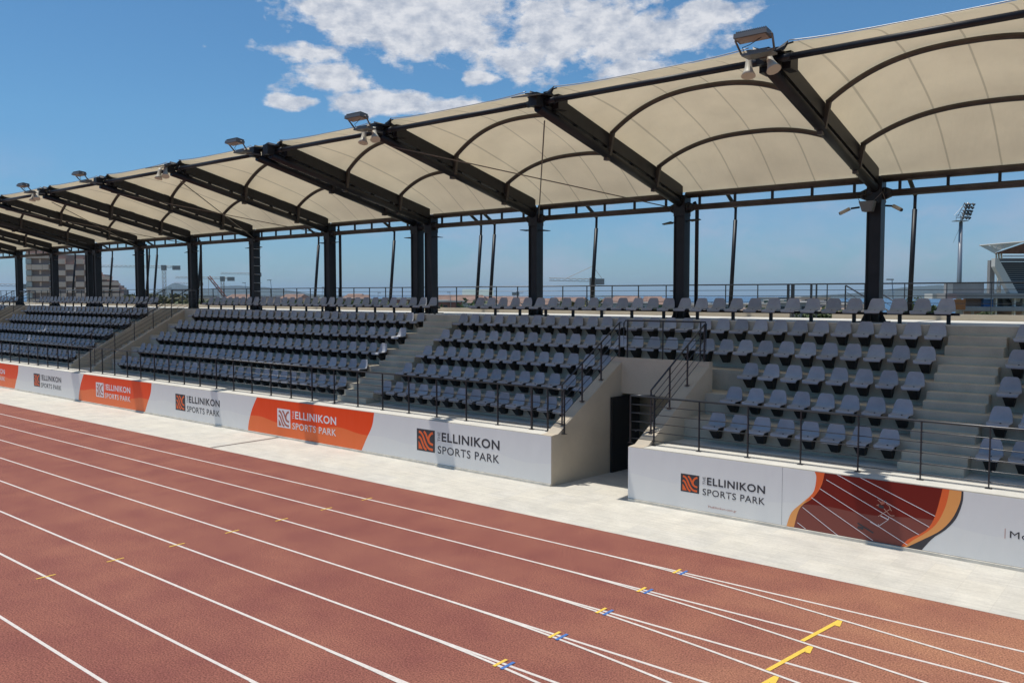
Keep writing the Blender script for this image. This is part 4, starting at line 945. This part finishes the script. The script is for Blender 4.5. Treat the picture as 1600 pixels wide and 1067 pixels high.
# belt of far greenery between the houses, one mass
mb = MB(); r2 = random.Random(5)
for i in range(150):
    px = r2.uniform(200, 1330); d_ = r2.uniform(230, 520); c = at(px, r2.uniform(474, 482) if px > 930 else r2.uniform(467, 474), d_)
    leaf_cloud(mb, (c.x, c.y, c.z-2.2), (4.5, 4.5, 2.6), 60, .9, r2)
tag(mb.build('distant_trees', leaf_m), 'belt of far green trees among the distant low houses', 'trees', kind='stuff')
mb = MB(); 
for i in range(40):
    px = r2.uniform(197, 300); d_ = r2.uniform(300, 420); c = at(px, r2.uniform(461, 466), d_); leaf_cloud(mb, (c.x, c.y, c.z-2.2), (5, 5, 2.8), 60, 1.0, r2)
tag(mb.build('far_grove', leaf2_m), 'dusty grove of trees right of the stepped apartment block', 'trees', kind='stuff')
# hills and island
def hill(pts, dist, lab, depth=2500):
    mb = MB(); A = []; B = []; C = []
    n_ = len(pts)
    for i, (px, py) in enumerate(pts):
        p_ = at(px, py, dist); f_ = at(px, 463, dist*.93); k_ = p_+VY*depth
        A.append(mb.bm.verts.new((f_.x, f_.y, -31))); B.append(mb.bm.verts.new(p_)); C.append(mb.bm.verts.new((k_.x, k_.y, -31)))
    for i in range(n_-1):
        mb.bm.faces.new((A[i], A[i+1], B[i+1], B[i])); mb.bm.faces.new((B[i], B[i+1], C[i+1], C[i]))
    struct('hills', mb, hill_m)
def ridge(keys, step=6, amp=.5, seed=1):
    r3 = random.Random(seed); out = []; x = keys[0][0]
    while x <= keys[-1][0]:
        for (a, ya), (b_, yb) in zip(keys, keys[1:]):
            if a <= x <= b_:
                out.append((x, ya+(yb-ya)*(x-a)/(b_-a)+r3.uniform(-amp, amp) if ya < 463 else ya)); break
        x += step
    return out
hill(ridge([(1290, 464), (1330, 459), (1360, 456.5), (1390, 454), (1410, 449.5), (1440, 447), (1470, 445.5), (1500, 448), (1560, 452), (1700, 456)], 5), 9000, '')
hill(ridge([(225, 462), (252, 452), (273, 441.5), (283, 445), (300, 451), (325, 452), (350, 447), (372, 446), (395, 448), (415, 449), (440, 452), (470, 457), (520, 463)], 5, .4, 3), 11000, '')
hill(ridge([(900, 464), (938, 463), (950, 462), (965, 461.6), (985, 463), (1000, 464)], 4, .2, 4), 12000, '')
# ---------------------------------------------------------------- cranes and masts
def lattice(mb, a, b, w_, seg, r_, up=Vector((0, 0, 1))):
    a = Vector(a); b = Vector(b); d_ = b-a; n_ = max(2, int(d_.length/seg)); s_ = d_.normalized().cross(up)
    if s_.length < .1: s_ = Vector((1, 0, 0))
    s_ = s_.normalized()*w_/2; t_ = d_.normalized().cross(s_).normalized()*w_/2
    cs = [s_+t_, s_-t_, -s_-t_, -s_+t_]
    for c_ in cs: mb.tube([a+c_, b+c_], r_, 4)
    for i in range(n_):
        for k_ in range(4):
            p_ = a+d_*(i/n_)+cs[k_]; q_ = a+d_*((i+1)/n_)+cs[(k_+1) % 4]; mb.tube([p_, q_], r_*.6, 3)
def crane(px, py, dist, jl, jr, base_y, lab, apex=False, rz=0, m=crane_m):
    k_ = dist/FOC; top = at(px, py, dist); h_ = (base_y-py)*k_+8; e = empty('tower_crane', Vector((top.x, top.y, top.z-h_)), lab, 'crane', 'tower cranes on the skyline', rz=YAW)
    mb = MB(); lattice(mb, (0, 0, 0), (0, 0, h_), 2.0, 3, .13); mb.build('mast', m, e)
    mb = MB(); lattice(mb, (0, 0, h_), ((jl-px)*k_, 0, h_+.5), 1.3, 3, .10); mb.build('jib', m, e)
    mb = MB(); lattice(mb, (0, 0, h_), ((jr-px)*k_, 0, h_), 1.1, 3, .12); mb.build('counter_jib', m, e)
    cx = (jr-px)*k_; s1 = 1 if cx > 0 else -1; MB().box(min(cx, cx-s1*5), -1, h_-2.2, max(cx, cx-s1*5), 1, h_+.8).build('counterweight', stad_grey, e)
    MB().box(-1.5, -1.2, h_-2.5, 1.5, 1.2, h_+1.2).build('cab', stad_grey, e)
    if apex:
        mb = MB(); mb.tube([(0, 0, h_), (0, 0, h_+7)], .5, 4, .2); mb.tube([(0, 0, h_+7), ((jl-px)*k_*.6, 0, h_+1)], .1, 4); mb.tube([(0, 0, h_+7), (cx*.8, 0, h_+1)], .1, 4); mb.build('apex_tower', m, e)
crane(256, 417, 600, 152, 281, 466, 'tower crane with long jib left, right of the stepped apartment block')
crane(347.5, 434.5, 640, 274, 366, 470, 'tower crane between the eighth and seventh columns')
crane(404, 428, 700, 345, 408, 470, 'tower crane mostly hidden behind the seventh column', m=crane_m)
crane(312, 443, 900, 272, 317, 466, 'small far tower crane near the eighth column')
crane(926, 438, 420, 858, 944, 472, 'tower crane with pointed top between the third and second columns', apex=True)
crane(809, 458, 800, 818, 800, 474, 'tiny far tower crane just left of the third column')
crane(30, 446, 500, -40, 48, 470, 'partly hidden tower crane left of the apartment block')
e = empty('mobile_crane', at(363, 478, 500), 'red mobile crane boom leaning left between the eighth and seventh columns', 'crane', rz=YAW)
k_ = 500/FOC; mb = MB(); lattice(mb, (0, 0, 0), (-36*k_, 0, 46*k_), 1.2, 3, .16); mb.build('boom', crane_red, e); MB().tube([(-36*k_, 0, 46*k_), (-37*k_, 0, 12*k_)], .12, 4).build('hoist_rope', crane_m, e); MB().box(-3, -2, -3, 3, 2, 1.5).build('cab', crane_red, e)
def lamp_post(px, py, dist, lab, side_=-1):
    p_ = at(px, py, dist); h_ = 12; e = empty('street_lamp', (p_.x, p_.y, p_.z-h_), lab, 'street lamp', 'far street lamps', rz=YAW)
    MB().tube([(.3, 0, 0), (0, 0, h_*.8), (side_*.2, 0, h_)], .10, 6, .05).build('pole', galv, e); MB().box(min(0, side_*1.0), -.16, h_-.06, max(0, side_*1.0), .16, h_+.1).build('lamp_head', stad_grey, e)
for a in [(424, 438, 200, 'curved street lamp right of the seventh column', -1), (340.5, 445.5, 240, 'street lamp left of the second crane', -1), (384, 442, 240, 'street lamp just left of the seventh column', -1), (268, 450.5, 260, 'street lamp above the gate of the recessed stairs', -1), (704, 457, 240, 'street lamp right of the nearer column pair', -1), (1396, 437, 120, 'slim street lamp right of the largest column', -1), (464, 457, 240, 'low street lamp near the sixth column', 1), (503, 449, 240, 'double lamp mast left of the sixth column', 1), (590, 457.5, 260, 'low street lamp right of the sixth column', 1), (1053, 455, 200, 'street lamp just left of the second column', -1)]: lamp_post(*a)
# floodlight mast by the stadium
D = 120; k_ = D/FOC; bp_ = at(1497, 500, D); e = empty('floodlight_mast', bp_, 'tall stadium floodlight mast with lamp rack and small platform', 'floodlight mast', rz=YAW)
MB().tube([(0, 0, -3), (0, 0, (500-348)*k_)], .42, 12, .24).build('pole', galv, e)
mb = MB(); mb.box(-1.0, -.6, (500-347)*k_, .75, .6, (500-346)*k_); 
for x in (-1.0, -.4, .75): mb.tube([(x, -.6, (500-346)*k_), (x, -.6, (500-338)*k_)], .035, 4)
for z in (338, 342): mb.tube([(-1.0, -.6, (500-z)*k_), (.75, -.6, (500-z)*k_)], .03, 4)
mb.build('platform', galv, e)
mb = MB(); mb.tube([(0, 0, (500-348)*k_), (.95, 0, (500-318)*k_)], .12, 6); mb.tube([(-.5, 0, (500-340)*k_), (.45, 0, (500-318)*k_)], .05, 5); mb.tube([(-1.0, 0, (500-338)*k_), (.4, 0, (500-321)*k_)], .03, 4)
for fz, fx in ((320, .85), (324, .75), (330, .55), (334, .45), (340, .3)): mb.tube([(fx-.5, 0, (500-fz)*k_), (fx+.7, 0, (500-fz)*k_)], .05, 5)
mb.build('lamp_rack', galv, e)
lm_ = MB().tube([(0, 0, 0), (.16, 0, -.14), (.30, 0, -.24)], .10, 8, .24).mesh('lamp', grey_metal)
for fz, xs_ in ((319.5, (.4, .9, 1.45)), (324.5, (.35, .8, 1.3)), (330, (.2, .7, 1.15)), (334.5, (.1, .6, 1.0)), (340, (0, .5, .9))):
    for x in xs_:
        o = link('lamp', lm_, e); o.location = (x, -.15, (500-fz)*k_)
MB().tube([(-.1, 0, (500-355)*k_), (-1.0, 0, (500-380)*k_)], .02, 4).build('cable', cable_m, e)

# ---------------------------------------------------------------- neighbouring stadium at the right edge
D = 100; k_ = D/FOC; so = at(1478, 500, D); st_ = empty('stadium', so, 'neighbouring stadium stand with white sloping beams and brown roof soffit', 'stadium', rz=YAW)
def sx_(px, y=0): return ((px-800)*(D+y)-678*D)/FOC
def sz_(py, y=0): return ((461-py)*(D+y)+39*D)/FOC
def sb(name, m, px0, py0, px1, py1, y0, y1): return MB().box(sx_(px0, y0), y0, sz_(py1, y0), sx_(px1, y0), y1, sz_(py0, y0)).build(name, m, st_)
sb('deck_wall', stad_grey, 1478, 442.5, 1536, 459, 1.2, 1.9); sb('deck_wall', pale_wall, 1478.5, 443.5, 1487.5, 459, 1.0, 1.19); sb('basement_wall', dark_recess, 1506, 485, 1640, 505, 2.2, 2.5)
sb('deck_slab', stad_grey, 1476, 458.5, 1640, 466.5, 0, 2.4)
sb('low_wall', stad_white, 1456, 459, 1477, 467, 2, 4)
sb('ground_floor', dark_recess, 1508, 466.5, 1536, 479, 2.0, 2.6); sb('ground_floor', glass_m, 1557, 466.5, 1640, 479, 2.1, 2.6)
sb('blue_panel', stad_blue, 1536, 467, 1557, 479.5, 1.5, 2)
sb('orange_container', mat('orange_timber', (.34, .13, .04), .7), 1489, 468, 1508, 484, -2, 0)
sb('lower_slab', stad_grey, 1507, 479.5, 1640, 486, 0, 1.9)
for a in (1555, 1584, 1600): sb('pillar', stad_white, a, 466, a+2.3, 500, .5, 1.0)
for a in (1503, 1520, 1545): sb('pillar', stad_grey, a, 485, a+1.8, 503, .5, 1.0)
sb('low_stone_wall', mat('rubble_stone', (.42, .33, .22), .9, var=.4, vscale=2), 1546, 491, 1578, 500, 1.2, 2)
# raking seat tier with rows
mb = MB(); n_ = 18
q2 = MB()
for i in range(n_):
    f = i/n_; px0 = 1592-36*f; py = 466-58*f; y = 3+f*9; mb.box(sx_(px0, y), y, sz_(py, y)-.45, sx_(1680, y), y+.52, sz_(py, y)+.05)
    q2.box(sx_(px0+1, y), y-.03, sz_(py, y)+.05, sx_(1680, y), y+.05, sz_(py, y)+.13)
mb.build('seating_tier', stad_seat, st_); q2.build('seat_row_edges', galv, st_)
def SP(px, py, y): return (sx_(px, y), y, sz_(py, y))
rb = [(1552, 404), (1557, 404), (1594, 466), (1592, 472), (1585, 472), (1552, 417)]
MB().loft([SP(a, b_, 1.2) for a, b_ in rb], [(SP(a, b_, 1.2)[0], 2.0, SP(a, b_, 1.2)[2]) for a, b_ in rb]).build('raking_beam', stad_white, st_)
sb('end_wall', stad_grey, 1544.5, 407, 1552, 459, 2.7, 3.3)
for a, b_ in (((1557, 425), (1557, 458)), ((1561, 430), (1561, 458)), ((1557, 458), (1566, 432))): MB().tube([SP(*a, 2.6), SP(*b_, 2.6)], .10, 6).build('steel_prop', stad_white, st_)
for i in range(7): sb('louvre', stad_white, 1552, 443.4+i*2.2, 1576, 444.2+i*2.2, 2.9, 3.0)
MB().loft([SP(1550, 396.5, 1), SP(1610, 376, 1), SP(1700, 372, 1), SP(1700, 396.5, 1)], [SP(1551, 397, 9), SP(1612, 380, 9), SP(1700, 378, 9), SP(1700, 397, 9)]).build('roof_soffit', stad_brown, st_)
MB().loft([SP(1527, 384.5, 0), SP(1540, 384, 0), SP(1561, 391, 0), SP(1550, 396.4, 0)], [SP(1527, 384.2, .8), SP(1540, 383.7, .8), SP(1561, 390.6, .8), SP(1550, 396, .8)]).build('canopy_tip', stad_white, st_)
mb = MB(); mb.tube([SP(1527, 384.2, 0), SP(1596, 378.3, 0)], .09, 5)
for a, b_ in (((1543, 383), (1553, 391)), ((1553, 391), (1556, 382)), ((1556, 382), (1563, 389)), ((1563, 389), (1568, 381)), ((1568, 381), (1573, 385))): mb.tube([SP(*a, 0), SP(*b_, 0)], .06, 5)
mb.build('truss', stad_white, st_)
MB().loft([SP(1544, 383.8, .4), SP(1598, 377.6, .4), SP(1572, 387, .4), SP(1558, 391, .4)], [SP(1544, 383.4, .6), SP(1598, 377.2, .6), SP(1572, 386.6, .6), SP(1558, 390.6, .6)]).build('white_roof_panel', stad_white, st_)
for a in (1553, 1557, 1561, 1598): MB().tube([SP(a, 395, 2.4), SP(a+1, 405, 2.4)], .10, 6).build('roof_post', stad_white, st_)
sb('upper_rail', stad_grey, 1564, 400, 1680, 401.5, 12, 12.1); sb('rear_wall', stad_grey, 1557, 404, 1680, 409, 12.4, 12.6)
# air between here and the hills
hz = MB().box(-41000, -900, -33.5, 31000, 45500, 420).build('haze', None); 
hm = bpy.data.materials.new('haze_air'); hm.use_nodes = True; t = hm.node_tree; t.nodes.clear(); pv = t.nodes.new('ShaderNodeVolumePrincipled'); pv.inputs['Color'].default_value = (.62, .82, 1.0, 1); pv.inputs['Density'].default_value = 3.8e-5; pv.inputs['Anisotropy'].default_value = .2
mo = t.nodes.new('ShaderNodeOutputMaterial'); t.links.new(pv.outputs[0], mo.inputs['Volume']); hz.data.materials.append(hm); tag(hz, 'thin blue sea haze between the stand and the far hills', 'haze', kind='stuff')
